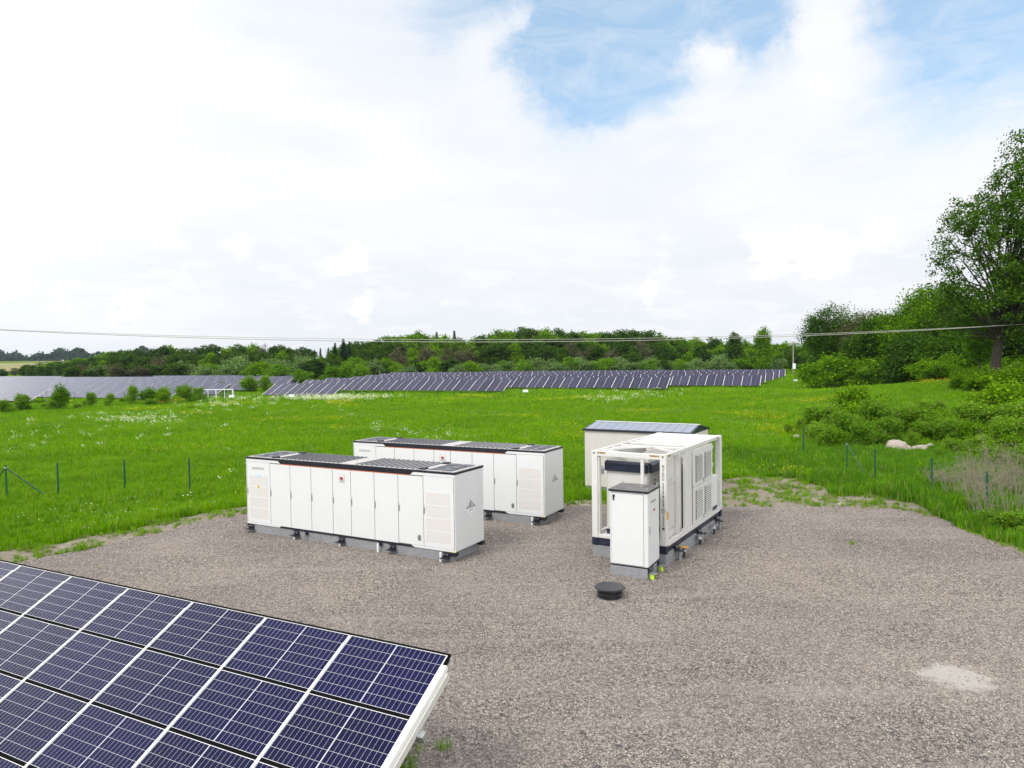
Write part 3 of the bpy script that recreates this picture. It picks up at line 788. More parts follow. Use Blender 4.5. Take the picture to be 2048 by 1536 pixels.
mb.build('check_digit_box', M_textb, t)
# mounting brackets and conduits on the right side
for y in (0.72, 3.05, 5.25):
    mb = MB(); mb.box(W3 - 0.02, W3 + 0.04, y, y + 0.34, -0.06, 0.10); mb.box(W3 + 0.0405, W3 + 0.26, y, y + 0.34, -0.06, -0.035); br = mb.build('bracket', M_black, t, 0.004, 1)
    mb = MB(); mb.tube([(W3 + .15, y + .17, -.034), (W3 + .15, y + .17, .03)], 0.025, 8); mb.build('bolt', M_galv, br); mb = MB(); mb.tube([(W3 + .04, y + .1, .05), (W3 + .08, y + .1, .05)], 0.022, 8); mb.build('bolt', M_galv, br)
    mb = MB(); mb.tube([(W3 + .12, y + .17, -.062), (W3 + .12, y + .17, -.45)], 0.055, 12); mb.build('screw_pile', M_galv, br)
for y, mt in ((1.25, M_yel), (2.95, M_sticker), (4.62, M_sticker)):
    mb = MB(); mb.tube([(W3 + .13, y, -.18), (W3 + .13, y, -.45)], 0.03, 10); mb.mat(1); mb.tube([(W3 + .13, y, -.17), (W3 + .13, y, -.06)], 0.06, 12); mb.mat(2); mb.box(W3 + .03, W3 + .25, y - .12, y + .12, -.055, -.04)
    mb.build('conduit', [M_textb, M_sticker, M_amber if mt is M_yel else M_galv], t)
plinth(B3, TH3, -0.02, 2.42, 0.02, D3 - 0.05, 0.385, 'grey concrete plinth under the open white transformer frame')

# ------------------------------------------------------------------ white control cabinet
BC = (2.80, 20.26, 0.30); THC = -0.50
t = thing('control_cabinet', 'tall white control cabinet with dark lid standing in front of the transformer frame', 'cabinet', BC, THC)
WC, DC, HC = 1.15, 1.10, 2.17
mb = MB(); mb.box(0, WC, 0.012, DC, 0.03, HC); mb.build('body', M_white, t, 0.03, 3)
mb = MB(); mb.box(-0.002, WC, 0.01, DC - .01, 0.0, 0.028); mb.build('base_strip', M_black, t)
mb = MB(); mb.box(0.05, WC - 0.12, 0.007, 0.0118, 0.06, HC - 0.04); mb.build('panel_gap', M_seam, t)
mb = MB(); mb.box(0.058, WC - 0.128, -0.004, 0.0065, 0.068, HC - 0.048); pn = mb.build('front_panel', M_white, t, 0.003, 1)
mb = MB()
for z in (.3, .9, 1.5, 2.0):
    for x in (.075, WC - .145): mb.tube([(x, -.004, z), (x, -.008, z)], 0.009, 8)
mb.build('screw', M_handle, pn)
mb = MB(); mb.box(0.11, 0.15, -0.035, -0.0045, HC - 0.26, HC - 0.13); mb.box(0.10, 0.17, -0.03, -0.0045, HC - 0.16, HC - 0.09); mb.build('sensor', M_black, pn, 0.01, 2)
mb = MB(); mb.box(WC, WC + 0.012, 0.06, DC - 0.05, 0.07, HC - 0.05); dr = mb.build('side_door', M_white, t, 0.006, 2)
mb = MB(); mb.box(WC + 0.0125, WC + 0.024, 0.12, 0.155, 0.98, 1.20); mb.build('handle', M_handle, dr, 0.003, 1)
mb = MB(); mb.box(WC + 0.0125, WC + 0.015, 0.50, 0.58, 1.585, 1.665); mb.build('switch_label', M_amber, dr)
mb = MB(); mb.tube([(WC + .0152, .54, 1.625), (WC + .045, .54, 1.625)], 0.024, 12); mb.build('stop_button', M_red, dr)
text_on('SUNGROW', 0.085, M_text, dr, (WC + 0.0135, 0.50, 1.88), RIGHT)
mb = MB(); mb.box(-0.03, WC + 0.03, -0.03, DC + 0.03, HC + 0.006, HC + 0.06); mb.build('lid', M_black, t, 0.008, 2)
M_lid = pbr('dusty_lid', (0.17, 0.16, 0.15), 0.35, var=0.25, scale=2.0, dirt=((0.22, 0.20, 0.18), 0.5))
mb = MB(); mb.add([(-0.01, -0.01, HC + .062), (WC + .01, -0.01, HC + .062), (WC + .01, DC + .01, HC + .062), (-.01, DC + .01, HC + .062), (WC / 2, DC / 2, HC + .10)], [(0, 1, 4), (1, 2, 4), (2, 3, 4), (3, 0, 4)]); mb.build('lid_top', M_lid, t)
for x, y in ((0.04, 0.04), (WC - .04, .04), (0.04, DC - .04), (WC - .04, DC - .04)):
    mb = MB(); mb.tube([(x, y, HC + .06), (x, y, HC + .09)], 0.016, 8)
    mb.tube([(x + .03 * math.cos(a), y, HC + .115 + .03 * math.sin(a)) for a in np.linspace(-1.3, 4.4, 10)], 0.008, 6); mb.build('lifting_eye', M_galv, t)
for y in (0.04, 0.92):
    mb = MB(); mb.box(WC - 0.01, WC + 0.04, y, y + .10, -0.13, -0.004); br = mb.build('bracket', M_navy, t, 0.004, 1)
    mb = MB(); mb.box(WC + .0405, WC + .24, y - .04, y + .12, -.125, -.11); mb.build('bracket_plate', M_galv, br)
    mb = MB(); mb.tube([(WC + .12, y + .02, -.128), (WC + .12, y + .02, -.31)], 0.042, 12); mb.build('lime_cap', M_lime, br)
    mb = MB(); mb.tube([(WC + .055, y + .05, -.128), (WC + .055, y + .05, -.31)], 0.03, 12); mb.build('conduit', M_lime, br)
mb = MB(); mb.box(0.0, WC - .02, 0.0, .36, -.2, .296); mb.box(0.0, WC - .02, .62, DC, -.2, .296); mb.box(.2, WC - .25, .36, .62, -.2, .29)
tag(mb.build('concrete_plinth', M_conc, None, 0.012, 1, loc=(BC[0], BC[1], 0), rot=(0, 0, THC)), 'small grey concrete plinth under the tall white control cabinet', 'plinth', 'grey concrete plinths')

# ------------------------------------------------------------------ manhole riser
t = thing('manhole_riser', 'black round ribbed plastic manhole riser with lid standing on the gravel', 'manhole', (2.53, 18.36, 0))
prof = [(0.30, -0.05), (0.34, 0.02), (0.35, 0.05), (0.30, 0.07), (0.30, 0.10), (0.345, 0.115), (0.345, 0.145), (0.295, 0.165), (0.295, 0.19), (0.335, 0.205), (0.335, 0.235), (0.30, 0.25)]
mb = MB(); mb.tube([(0, 0, z) for r, z in prof], [r for r, z in prof], 40); mb.build('ribbed_riser', M_manhole, t, smooth=False)
mb = MB(); pr = [(0.395, 0.252), (0.41, 0.258), (0.41, 0.276), (0.395, 0.284), (0.36, 0.288), (0.355, 0.282), (0.02, 0.282)]
mb.tube([(0, 0, z) for r, z in pr], [r for r, z in pr], 48)
for k in range(3):
    rr = 0.12 + k * 0.09
    for a in range(int(10 + k * 8)):
        th = 2 * math.pi * a / int(10 + k * 8); mb.box(rr * math.cos(th) - .011, rr * math.cos(th) + .011, rr * math.sin(th) - .011, rr * math.sin(th) + .011, .2815, .288)
mb.build('lid', M_manhole, t)

# ------------------------------------------------------------------ shed behind the frame
t = thing('equipment_shed', 'beige equipment shed with black gable roof behind the white transformer frame', 'shed', (3.50, 33.85, 0), -0.53)
LS, DS, HS = 5.25, 2.75, 2.86
mb = MB(); mb.box(0, LS, 0, DS, 0.16, HS); mb.prism([(0, 0), (DS, 0), (DS / 2, .36)], 0, 0.01) if False else None
mb.build('wall', M_shed, t, 0.008, 1)
mb = MB(); mb.box(.04, LS - .04, .04, DS - .04, -.1, .158); mb.build('base', M_conc, t)
mb = MB()
for yy, s_ in ((0.0, 1), (DS, -1)):
    e = -0.09 * s_
    A = (-.06, yy + e, HS + .0); B_ = (LS + .06, yy + e, HS + .0); C1 = (LS - .02, DS / 2, HS + .25); C0 = (.02, DS / 2, HS + .25)
    up = .085
    vs = [A, B_, C1, C0] + [(p[0], p[1], p[2] + up) for p in (A, B_, C1, C0)]
    mb.add(vs, [(0, 3, 2, 1), (4, 5, 6, 7), (0, 1, 5, 4), (1, 2, 6, 5), (2, 3, 7, 6), (3, 0, 4, 7)])
mb.build('roof', M_black, t)
mb = MB()
for x in (.012, LS - .012): mb.add([(x, .0, HS - .02), (x, DS, HS - .02), (x, DS / 2, HS + .25)], [(0, 1, 2)])
mb.build('gable', M_navy, t)
mb = MB(); mb.box(0.0, LS, DS / 2 - .05, DS / 2 + .05, HS + .337, HS + .365); mb.build('ridge_cap', M_sticker, t)
M_roofpan = pbr('pale_blue_grey_roof_pane', (0.30, 0.31, 0.36), 0.22, var=0.06)
npn = 12
for k in range(npn):
    x0 = .05 + (LS - .1) * k / npn; x1 = .05 + (LS - .1) * (k + 1) / npn - .03
    z0, z1 = HS + .089, HS + .445
    y0, y1 = -.02, DS / 2 - .09
    def rz_(y): return HS + .088 + (.25) * (y + .09) / (DS / 2 + .09)
    mb = MB(); mb.add([(x0, y0, rz_(y0)), (x1, y0, rz_(y0)), (x1, y1, rz_(y1)), (x0, y1, rz_(y1))], [(0, 1, 2, 3)])
    mb.build('roof_pane', M_roofpan, t)
mb = MB(); mb.box(1.9, 2.8, -.02, -.002, 2.05, 2.10); mb.build('drip_rail', M_seam, t)

# ------------------------------------------------------------------ near solar table
AZ, TILT = -0.4693, 0.48282
ORG = Vector((-0.9514, 9.8723, 2.1182))
Rm = Matrix.Rotation(AZ, 4, 'Z') @ Matrix.Rotation(TILT, 4, 'X')
t = tag(link('solar_table', None), 'tilted table of dark blue solar panels in the near left corner', 'solar table', None)
t.matrix_world = Matrix.Translation(ORG) @ Rm
PW, PH = 1.775, 1.064
pv = MB(); pv.box(-CELLW / 2, CELLW / 2, -CELLH / 2, CELLH / 2, -0.004, 0.0)
pv_me = None; fr_me = None
for i in range(11):
    for j in range(4):
        cx = -PW * (i + .5); cy = -PH * (j + .5)
        if pv_me is None:
            o = pv.build('solar_panel', M_pv, t); pv_me = o.data
            e = 0.012
            fm = MB()
            fm.box(-CELLW / 2 - .006, CELLW / 2 + .006, CELLH / 2 - .008, CELLH / 2 - .0005, -.035, .003)
            fm.box(-CELLW / 2 - .006, CELLW / 2 + .006, -CELLH / 2 + .0005, -CELLH / 2 + .008, -.035, .003)
            fm.box(-CELLW / 2 - .006, -CELLW / 2 + .004, -CELLH / 2 + .0082, CELLH / 2 - .0082, -.035, .003)
            fm.box(CELLW / 2 - .004, CELLW / 2 + .006, -CELLH / 2 + .0082, CELLH / 2 - .0082, -.035, .003)
            f_ = fm.build('frame', M_frame, o); fr_me = f_.data
        else:
            o = link('solar_panel', pv_me, t); link('frame', fr_me, o)
        o.location = (cx, cy, 0)
# white clamp rails between the columns (they stop one cell short of the top edge), dark rails under the gaps
for i in range(0, 12):
    x = -PW * i
    wd = 0.024 if i else 0.033
    mb = MB(); mb.box(x - wd, x + wd, -4 * PH, -0.185, 0.0035, 0.016)
    if i == 0:
        mb = MB(); mb.box(x - 0.02, x + 0.075, -4 * PH, -0.20, -0.055, 0.016); mb.mat(1); mb.box(x + .045, x + .105, -4 * PH, -0.26, -.16, -.06)
    mb.build('clamp_rail', [M_strip, M_cream], t)
    mb = MB(); xr = x if i else -.06; mb.box(xr - 0.03, xr + 0.03, -4 * PH - .05, 0.0, -0.14, -0.045); mb.build('rafter', M_galv if i else M_black, t)
for j in range(0, 5):
    y = -PH * j
    mb = MB(); mb.box(-PW * 11, -0.012, y - (0.027 if j else .03), y + (0.03 if j else 0.012), -0.038, 0.0032 if j else -.001); mb.build('dark_rail', M_rail, t)
mb = MB(); mb.box(-.012, .022, -0.20, 0.008, -0.038, 0.001); mb.build('corner_cap', M_rail, t)
for yl in (-1.15, -3.1):
    mb = MB(); mb.box(-PW * 11 - .1, 0.20, yl - .05, yl + .05, -0.26, -0.142); mb.build('purlin', M_galv, t)
Ri = Rm.to_3x3()
for i in range(5):
    x = -1.6 - i * 4.0
    for yl in (-1.15, -3.1):
        p = ORG + Ri @ Vector((x, yl, -0.26))
        lo_ = Ri.inverted() @ (Vector((p.x, p.y, -0.2)) - ORG)
        mb = MB(); mb.tube([(x, yl, -.26), lo_], 0.06, 10); mb.build('pile', M_galv, t)

# ------------------------------------------------------------------ far solar rows
A24 = R(24)
nvec = Vector((math.sin(A24), math.cos(A24), 0)); uvec = Vector((math.cos(A24), -math.sin(A24), 0))


def row_t(px, o):
    az = (px - 1024) / FPX; y = o / (az * math.sin(A24) + math.cos(A24)); p = Vector((az * y, y, 0)); return p.dot(uvec)


colm = MB(); colm.box(-PW / 2 + .01, PW / 2 - .01, 0, PH * 4, -0.03, 0.0)
cA = colm.build('solar_panel', M_pvfar); col_me = cA.data; bpy.data.objects.remove(cA)
stm = MB(); stm.box(-.04, .04, 0, PH * 4 - .15, .004, .03); cA = stm.build('clamp_rail', M_strip); st_me = cA.data; bpy.data.objects.remove(cA)
stm = MB(); stm.box(-.017, .017, 0, PH * 4 - .15, .004, .03); cA = stm.build('clamp_rail', M_strip); st2_me = cA.data; bpy.data.objects.remove(cA)
ROWS = [('left', 71.5, -60, 57), ('left', 84, -60, 335), ('left', 98.5, -40, 432), ('left', 115, -40, 505), ('left', 131, -30, 566), ('left', 147, -30, 590), ('left', 163, -30, 596),
        ('right', 98.5, 528, 664), ('right', 115, 596, 1006), ('right', 131, 640, 1333), ('right', 147, 690, 1520), ('right', 163, 722, 1530), ('right', 179, 745, 1546),
        ('right', 195, 770, 1558), ('right', 211, 640, 1570)]
ordl = ['nearest', 'second nearest', 'third nearest', 'fourth', 'fifth', 'sixth', 'seventh', 'farthest']
cnt = {'left': 0, 'right': 0}
rr = random.Random(3)
for side, o_, pa, pb in ROWS:
    k = cnt[side]; cnt[side] += 1
    ta, tb = row_t(pa, o_), row_t(pb, o_)
    n = max(1, int(round((tb - ta) / PW)))
    base = nvec * o_ + uvec * tb
    side_txt = {'left': 'block left of the goal frame', 'right': 'block right of the goal frame'}[side]
    r_ = tag(link('solar_row', None), '%s row of solar panels in the %s' % (ordl[k], side_txt), 'solar row', 'distant rows of solar panels')
    r_.matrix_world = Matrix.Translation(base + Vector((0, 0, 0.62 + Tz(base.x, base.y)))) @ Matrix.Rotation(-A24, 4, 'Z') @ Matrix.Rotation(TILT, 4, 'X')
    for i in range(n):
        link('solar_panel', col_me, r_, (-PW * (i + .5), 0, 0))
        if side == 'right' or i == 0: link('clamp_rail', st_me if i % 2 == 0 else st2_me, r_, (-PW * i, 0, 0))
        elif i % 2 == 0: link('clamp_rail', st2_me, r_, (-PW * i, 0, 0))
    link('clamp_rail', st_me, r_, (-PW * n, 0, 0))
    Rr = (Matrix.Rotation(-A24, 3, 'Z') @ Matrix.Rotation(TILT, 3, 'X')).inverted()
    for i in range(0, n + 1, 3):
        x = -PW * min(i, n - .3) - .3
        for yl in (0.9, 3.3):
            d = Rr @ Vector((0, 0, -(0.7 + yl * math.sin(TILT))))
            mb = MB(); mb.tube([(x, yl, -.05), (x + d.x, yl + d.y, -.05 + d.z)], 0.06, 5, False); mb.build('pile', M_galv, r_)
    mb = MB(); mb.box(-PW * n, 0, .85, .95, -.14, -.04); mb.box(-PW * n, 0, 3.25, 3.35, -.14, -.04); mb.build('purlin', M_black, r_)


# ------------------------------------------------------------------ fence posts
def post(x, y, h, label, group, r=0.042, brace=None, mat=M_green):
    z = Tz(x, y)
    if brace is None:
        mb = MB(); mb.tube([(0, 0, -.3), (0, 0, h)], r, 8)
        return tag(mb.build('fence_post', mat, None, loc=(x, y, z)), label, 'fence post', group)
    t = thing('fence_post', label, 'fence post', (x, y, z), 0, group)
    mb = MB(); mb.tube([(0, 0, -.3), (0, 0, h)], r, 8); mb.build('post', mat, t)
    for bx, by in brace:
        mb = MB(); mb.tube([(0, 0, h - .12), (bx - x, by - y, -.05)], r * .72, 8); mb.build('brace', mat, t)
    mb = MB(); mb.tube([(0, 0, h - .17), (0, 0, h - .09)], r * 1.5, 10); mb.build('clamp', M_galv, t)
    return t


GL, GR = 'green posts at the left of the gravel', 'green posts at the right of the gravel'
post(-23.77, 32.57, 1.72, 'dark green post at the left frame edge with two sloping braces', GL, 0.042, brace=[(-21.85, 32.9), (-25.8, 33.6)])
post(-21.72, 33.14, 1.72, 'plain dark green post just right of the braced post on the left', GL)
post(-18.92, 33.82, 1.72, 'plain dark green post in the middle of the left meadow posts', GL)
post(-15.96, 34.25, 1.72, 'plain dark green post nearest the battery containers on the left', GL)
post(17.80, 42.6, 1.92, 'green post farthest from the camera, left of the boulders', GR)
post(17.83, 37.12, 1.72, 'green post with long sloping brace between the patch and boulders', GR, 0.036, brace=[(17.50, 33.75)])
post(17.49, 33.58, 1.78, 'green post at the foot of the sloping brace, below the boulder', GR, 0.042)
post(18.17, 30.16, 1.85, 'green post beside the grey dead brushwood, second from the right edge', GR, 0.042)
post(17.99, 26.37, 1.82, 'green post nearest the right frame edge among the dry brushwood', GR, 0.045)

fg = 'thin posts of the fence along the distant solar rows'
for i in range(47):
    px = 50 + i * 33.0
    d = 112 + (max(0, px - 1000) / 560) ** 1.3 * 40 + (6 if px < 400 else 0)
    x = (px - 1024) / FPX * d
    post(x, d, 1.9, 'thin dark green post of the fence along the distant solar rows', fg, 0.035)
for px, d, nm in ((463, 112, 'right half of the white goal frame'), (583, 111, 'nearest short solar row'), (1051, 113, 'gap where two solar rows meet'), (1591, 150, 'wooden power pole')):
    x = (px - 1024) / FPX * d
    t = thing('fence_sign', 'small white sign before the ' + nm, 'sign', (x, d - .12, Tz(x, d)), 0, 'small white signs along the far fence')
    mb = MB(); mb.tube([(0, .05, -.2), (0, .05, 1.3)], .03, 6); mb.build('post', M_green, t)
    mb = MB(); mb.box(-.42, .42, -.02, .0, 1.0, 1.42); mb.build('sign_board', M_sticker, t, .01, 1)

# mesh fence piece far right
t = thing('mesh_fence', 'dark green mesh fence piece at the edge of the tall trees', 'fence', (63.5, 146, Tz(63.5, 146)), -0.1)
for k in range(5):
    mb = MB(); mb.tube([(k * 1.9, 0, -.2), (k * 1.9, 0, 2.0)], .04, 6); mb.build('post', M_green, t)
mb = MB()
for k in range(60): mb.box(k * .127, k * .127 + .03, -.01, .01, .05, 1.9)
for k in range(14): mb.box(0, 7.6, -.012, .012, .08 + k * .137, .11 + k * .137)
mb.build('mesh', M_green, t)

# ------------------------------------------------------------------ goal frame
gx, gy = -57.3, 128.0
t = thing('goal_frame', 'white rectangular goal frame with grey net standing in the far meadow', 'goal', (gx, gy, Tz(gx, gy)), -0.05)
for x, wd in ((0, .16), (6.2, .16), (1.55, .08), (3.05, .13), (4.65, .08)):
    mb = MB(); mb.box(x - wd / 2, x + wd / 2, -wd / 2, wd / 2, -.1, 1.62); mb.build('upright', M_sticker, t)
mb = MB(); mb.box(-.08, 6.28, -.07, .07, 1.625, 1.78); mb.build('crossbar', M_sticker, t)
for x in (0, 6.2):
    mb = MB(); mb.bar((x, .08, 1.6), (x, 1.3, 0.02), .07); mb.build('rear_stay', M_sticker, t)
mb = MB()
for k in range(30): mb.box(.1 + k * .205, .1 + k * .205 + .015, .5, .515, 0, 1.55)
for k in range(9): mb.box(.1, 6.1, .517, .53, .1 + k * .17, .115 + k * .17)
mb.build('net', M_handle, t)

# ------------------------------------------------------------------ power pole and cables
t = thing('power_pole', 'wooden power pole with crossarm and white box before the forest edge', 'power pole', (94.7, 235, Tz(94.7, 235)))
mb = MB(); mb.tube([(0, 0, -.5), (0, 0, 11.0)], [.24, .17], 10); mb.build('pole', M_wood, t)
mb = MB(); mb.box(-1.7, 1.7, -.1, .1, 10.5, 10.75); mb.build('crossarm', M_wood, t)
mb = MB(); mb.box(-.35, .65, -.55, -.22, 2.0, 3.9); mb.build('transformer_box', M_sticker, t, .03, 1)
for x in (-1.5, 0, 1.5):
    mb = MB(); mb.tube([(x, 0, 10.75), (x, 0, 11.1)], .07, 6); mb.build('insulator', M_cream, t)


def hor(px): return 720.03 + (1024 - px) * 0.0132


def cable_pt(px, py):
    y = 69.0 + 7.5 * px / 1975
    return (px - 1024) / FPX * y, y, CAM_H + (hor(px) - py) / FPX * y


for dpy, off, nm in ((0, 0.0, 'upper'), (4.5, 0.3, 'lower')):
    q = [cable_pt(0, 659 + dpy * .2), cable_pt(1000, 679.5 + dpy), cable_pt(1975, 652.5 + dpy * .15)]
    Am = np.polyfit([p[0] for p in q], [p[2] for p in q], 2)
    xa, xb = q[0][0], q[2][0]
    def cy_(x): return q[0][1] + (q[2][1] - q[0][1]) * (x - xa) / (xb - xa)
    X_ = np.linspace(xa - 38, xb + 6, 60)
    mb = MB(); mb.tube([(x, cy_(x) + off, np.polyval(Am, x)) for x in X_], 0.028 if off == 0 else 0.036, 6)
    tag(mb.build('overhead_cable', M_cable, smooth=True), '%s of two thin overhead cables sagging across the whole view' % nm, 'cable', 'overhead cables')
for xp, lb in ((xa - 38, 'wooden power pole carrying the overhead cables, far to the left'), (xb + 6, 'wooden power pole hidden in the giant oak on the right')):
    zl = float(np.polyval(Am, xp)); yp = cy_(xp)
    t = thing('power_pole', lb, 'power pole', (xp, yp + .15, Tz(xp, yp)))
    mb = MB(); mb.tube([(0, 0, -.5), (0, 0, zl - Tz(xp, yp) + .3)], [.2, .15], 10); mb.build('pole', M_wood, t)


# ------------------------------------------------------------------ foliage builders
def leaf_quads(C, S, rng, up=0.35, aspect=0.62):
    """kite-shaped leaves at C of length S with random normals"""
    n = len(C)
    nr = rng.normal(size=(n, 3)); nr[:, 2] = np.abs(nr[:, 2]) + up; nr /= np.linalg.norm(nr, axis=1)[:, None]
    a = rng.normal(size=(n, 3)); a -= nr * (a * nr).sum(1)[:, None]; a /= np.linalg.norm(a, axis=1)[:, None]
    b = np.cross(nr, a)
    S = S[:, None]
    V = np.stack([C - a * S * .5, C + b * S * aspect * .5 - a * S * .05, C + a * S * .5, C - b * S * aspect * .5 - a * S * .05], 1).reshape(-1, 3)
    F = np.arange(4 * n).reshape(n, 4)
    return V, F


def crown_points(blobs, n_clump, clump_r, per, rng, shell=0.55, flat=0.75):
    B = np.array(blobs, float); wts = B[:, 3] ** 2; wts /= wts.sum()
    idx = rng.choice(len(B), n_clump, p=wts)
    d = rng.normal(size=(n_clump, 3)); d /= np.linalg.norm(d, axis=1)[:, None]
    rad = B[idx, 3] * (shell + (1 - shell) * rng.random(n_clump) ** 0.6)
    CC = B[idx, :3] + d * rad[:, None] * np.array([1, 1, 0.85])
    cr = clump_r * (0.6 + 0.8 * rng.random(n_clump))
    k = rng.poisson(per, n_clump) + 3
    rep = np.repeat(np.arange(n_clump), k)
    off = rng.normal(size=(len(rep), 3)) * 0.5; off[:, 2] *= flat
    P = CC[rep] + off * cr[rep][:, None]
    return CC, P


def trunk_mb(H, r0, attract, rng, nlimb, top=0.8, lean=(0, 0), fork=0.28, sub=0):
    mb = MB()
    tp = [Vector((lean[0] * k * k + 0.02 * H * math.sin(k * 4 + r0 * 9) * k, lean[1] * k * k, H * top * k)) for k in (0, .15, .35, .55, .75, 1)]
    mb.tube([tp[0] - Vector((0, 0, .4))] + tp, [r0 * 1.35, r0 * 1.2, r0 * .92, r0 * .75, r0 * .55, r0 * .35, r0 * .1], 8)
    sel = rng.choice(len(attract), min(nlimb, len(attract)), replace=False)
    for s in sel:
        e = Vector(attract[s]); k = min(.95, max(fork, (e.z / (H * top)) * (0.45 + .25 * rng.random())))
        i = k * 5; i0 = min(4, int(i)); st_ = tp[i0].lerp(tp[i0 + 1], i - i0)
        m1 = st_.lerp(e, .35) + Vector(rng.normal(size=3)) * .04 * (e - st_).length + Vector((0, 0, .04 * (e - st_).length))
        m2 = st_.lerp(e, .7) + Vector(rng.normal(size=3)) * .05 * (e - st_).length
        r1 = r0 * (.38 - .25 * k)
        mb.tube([st_, m1, m2, e], [r1, r1 * .7, r1 * .42, r1 * .12], 5, False)
        for q in range(sub):
            e2 = Vector(attract[int(rng.integers(len(attract)))])
            if (e2 - m2).length < 4.5: mb.tube([m1.lerp(m2, rng.random()), m2.lerp(e2, .5) + Vector(rng.normal(size=3)) * .2, e2], [r1 * .4, r1 * .25, r1 * .07], 4, False)
    return mb


def tree_proto(name, H, blobs, n_clump, clump_r, per, leaf, lmat, seed, nlimb=14, r0=None, label='', cat='tree', group=None, shell=.5, bark=None, top=.8, fork=.28, flat=.75, sub=0, lean=(0, 0), up=.35):
    rng = np.random.default_rng(seed)
    t = thing(name, label, cat, group=group)
    CC, P = crown_points(blobs, n_clump, clump_r, per, rng, shell, flat)
    P = P[P[:, 2] > 0.05]
    V, F = leaf_quads(P, leaf * (0.6 + 0.8 * rng.random(len(P))), rng, up)
    link('crown', mesh_np('crown', V, F, lmat), t)
    mb = trunk_mb(H, r0 or H * .014, CC, rng, nlimb, top, lean, fork, sub)
    mb.build('trunk', bark or M_bark, t, smooth=True)
    return t


def dome(H, Rr, base, n, seed, squash=1.0):
    """blobs that fill a rounded crown of radius Rr from height base to H"""
    r = random.Random(seed); out = []
    mid = (H + base) / 2; hh = (H - base) / 2
    for i in range(n):
        a = r.random() * 6.283; z = r.uniform(-.75, .8); q = math.sqrt(max(0, 1 - z * z)) * r.uniform(.25, .8)
        out.append((math.cos(a) * q * Rr, math.sin(a) * q * Rr, mid + z * hh * .85, Rr * r.uniform(.24, .42) * squash))
    out.append((0, 0, H - Rr * .4, Rr * .4)); out.append((0, 0, mid, Rr * .5))
    return out


# ---- forest tree kinds (about 280 m away), unit kinds 16 m high
FG = 'trees of the forest behind the solar rows'
KINDS = {}
def kind(key, fn): KINDS[key] = fn
for i in range(3):
    kind('fresh%d' % i, tree_proto('broadleaf_tree', 16, dome(16, 5.2, .8, 20, 10 + i, 1.15), 300, 1.25, 30, .66, L_fresh, 20 + i, 8,
         label='bright green broadleaf tree in the forest behind the solar rows', group=FG + ', bright green'))
    kind('dark%d' % i, tree_proto('broadleaf_tree', 16, dome(16, 4.8, .5, 20, 40 + i, 1.15), 290, 1.25, 30, .66, L_dark, 50 + i, 8,
         label='dark green broadleaf tree in the forest behind the solar rows', group=FG + ', dark green'))
for i in range(2):
    kind('brown%d' % i, tree_proto('bare_tree', 15, dome(15, 4.4, 1.0, 18, 60 + i, 1.1), 220, 1.3, 22, .46, L_brown, 70 + i, 70, bark=M_branch, sub=1, r0=.2, fork=.1,
         label='greyish brown half bare tree in the forest behind the solar rows', group=FG + ', half bare'))
kind('willow0', tree_proto('willow_bush', 5, dome(5.2, 4.0, .2, 12, 80), 130, .8, 34, .36, L_sage, 81, 8, fork=.05, r0=.12,
     label='rounded pale green willow bush at the foot of the forest', cat='bush', group='pale willow bushes at the forest foot'))
kind('willow1', tree_proto('willow_bush', 5, dome(4.6, 3.6, .1, 11, 82), 120, .8, 34, .36, L_sage, 83, 8, fork=.05, r0=.12,
     label='rounded pale green willow bush at the foot of the forest', cat='bush', group='pale willow bushes at the forest foot'))
kind('bush0', tree_proto('leafy_bush', 5, dome(5.0, 3.2, .1, 11, 84), 120, .75, 32, .34, L_yell, 85, 8, fork=.05, r0=.1,
     label='bright green leafy bush at the foot of the forest', cat='bush', group='bright green bushes at the forest foot'))
kind('bush1', tree_proto('leafy_bush', 5, dome(5.5, 2.6, .1, 10, 86), 110, .75, 32, .34, L_fresh, 87, 8, fork=.05, r0=.1,
     label='bright green leafy bush at the foot of the forest', cat='bush', group='bright green bushes at the forest foot'))


def conifer_proto(seed, H=17, Rr=2.6, label='dark pointed spruce rising out of the forest skyline'):
    rng = np.random.default_rng(seed); t = thing('spruce_tree', label, 'tree', group='dark spruces of the forest')
    P = []
    z = 1.5
    while z < H - .3:
        r = Rr * (1 - z / H) ** .85 + .12
        nb = max(5, int(12 * r / Rr + 4))
        for k in range(nb):
            a = rng.random() * 6.283; L_ = r * rng.uniform(.7, 1.1)
            m = int(8 + 12 * L_)
            s = rng.random(m) ** .7
            q = np.stack([np.cos(a) * L_ * s, np.sin(a) * L_ * s, z - .35 * L_ * s + 0 * s], 1) + rng.normal(size=(m, 3)) * .13
            P.append(q)
        z += rng.uniform(.35, .6)
    P = np.concatenate(P)
    V, F = leaf_quads(P, .42 * (0.6 + .7 * rng.random(len(P))), rng, .3, .5)
    link('crown', mesh_np('crown', V, F, L_need), t)
    mb = MB(); mb.tube([(0, 0, -.4), (0, 0, H * .5), (0, 0, H)], [.22, .14, .02], 7); mb.build('trunk', M_bark, t)
    return t


kind('spruce0', conifer_proto(90)); kind('spruce1', conifer_proto(91, 17, 2.1))
USED = set()


def put(key, x, y, H, base_h, rz, wide=1.0):
    s = H / base_h
    sc_ = (s * wide, s * wide, s); loc = (x, y, Tz(x, y) - .1)
    p = KINDS[key]
    if key not in USED:
        USED.add(key); p.location = loc; p.rotation_euler = (0, 0, rz); p.scale = sc_; return p
    return copy_tree(p, loc, rz, sc_)


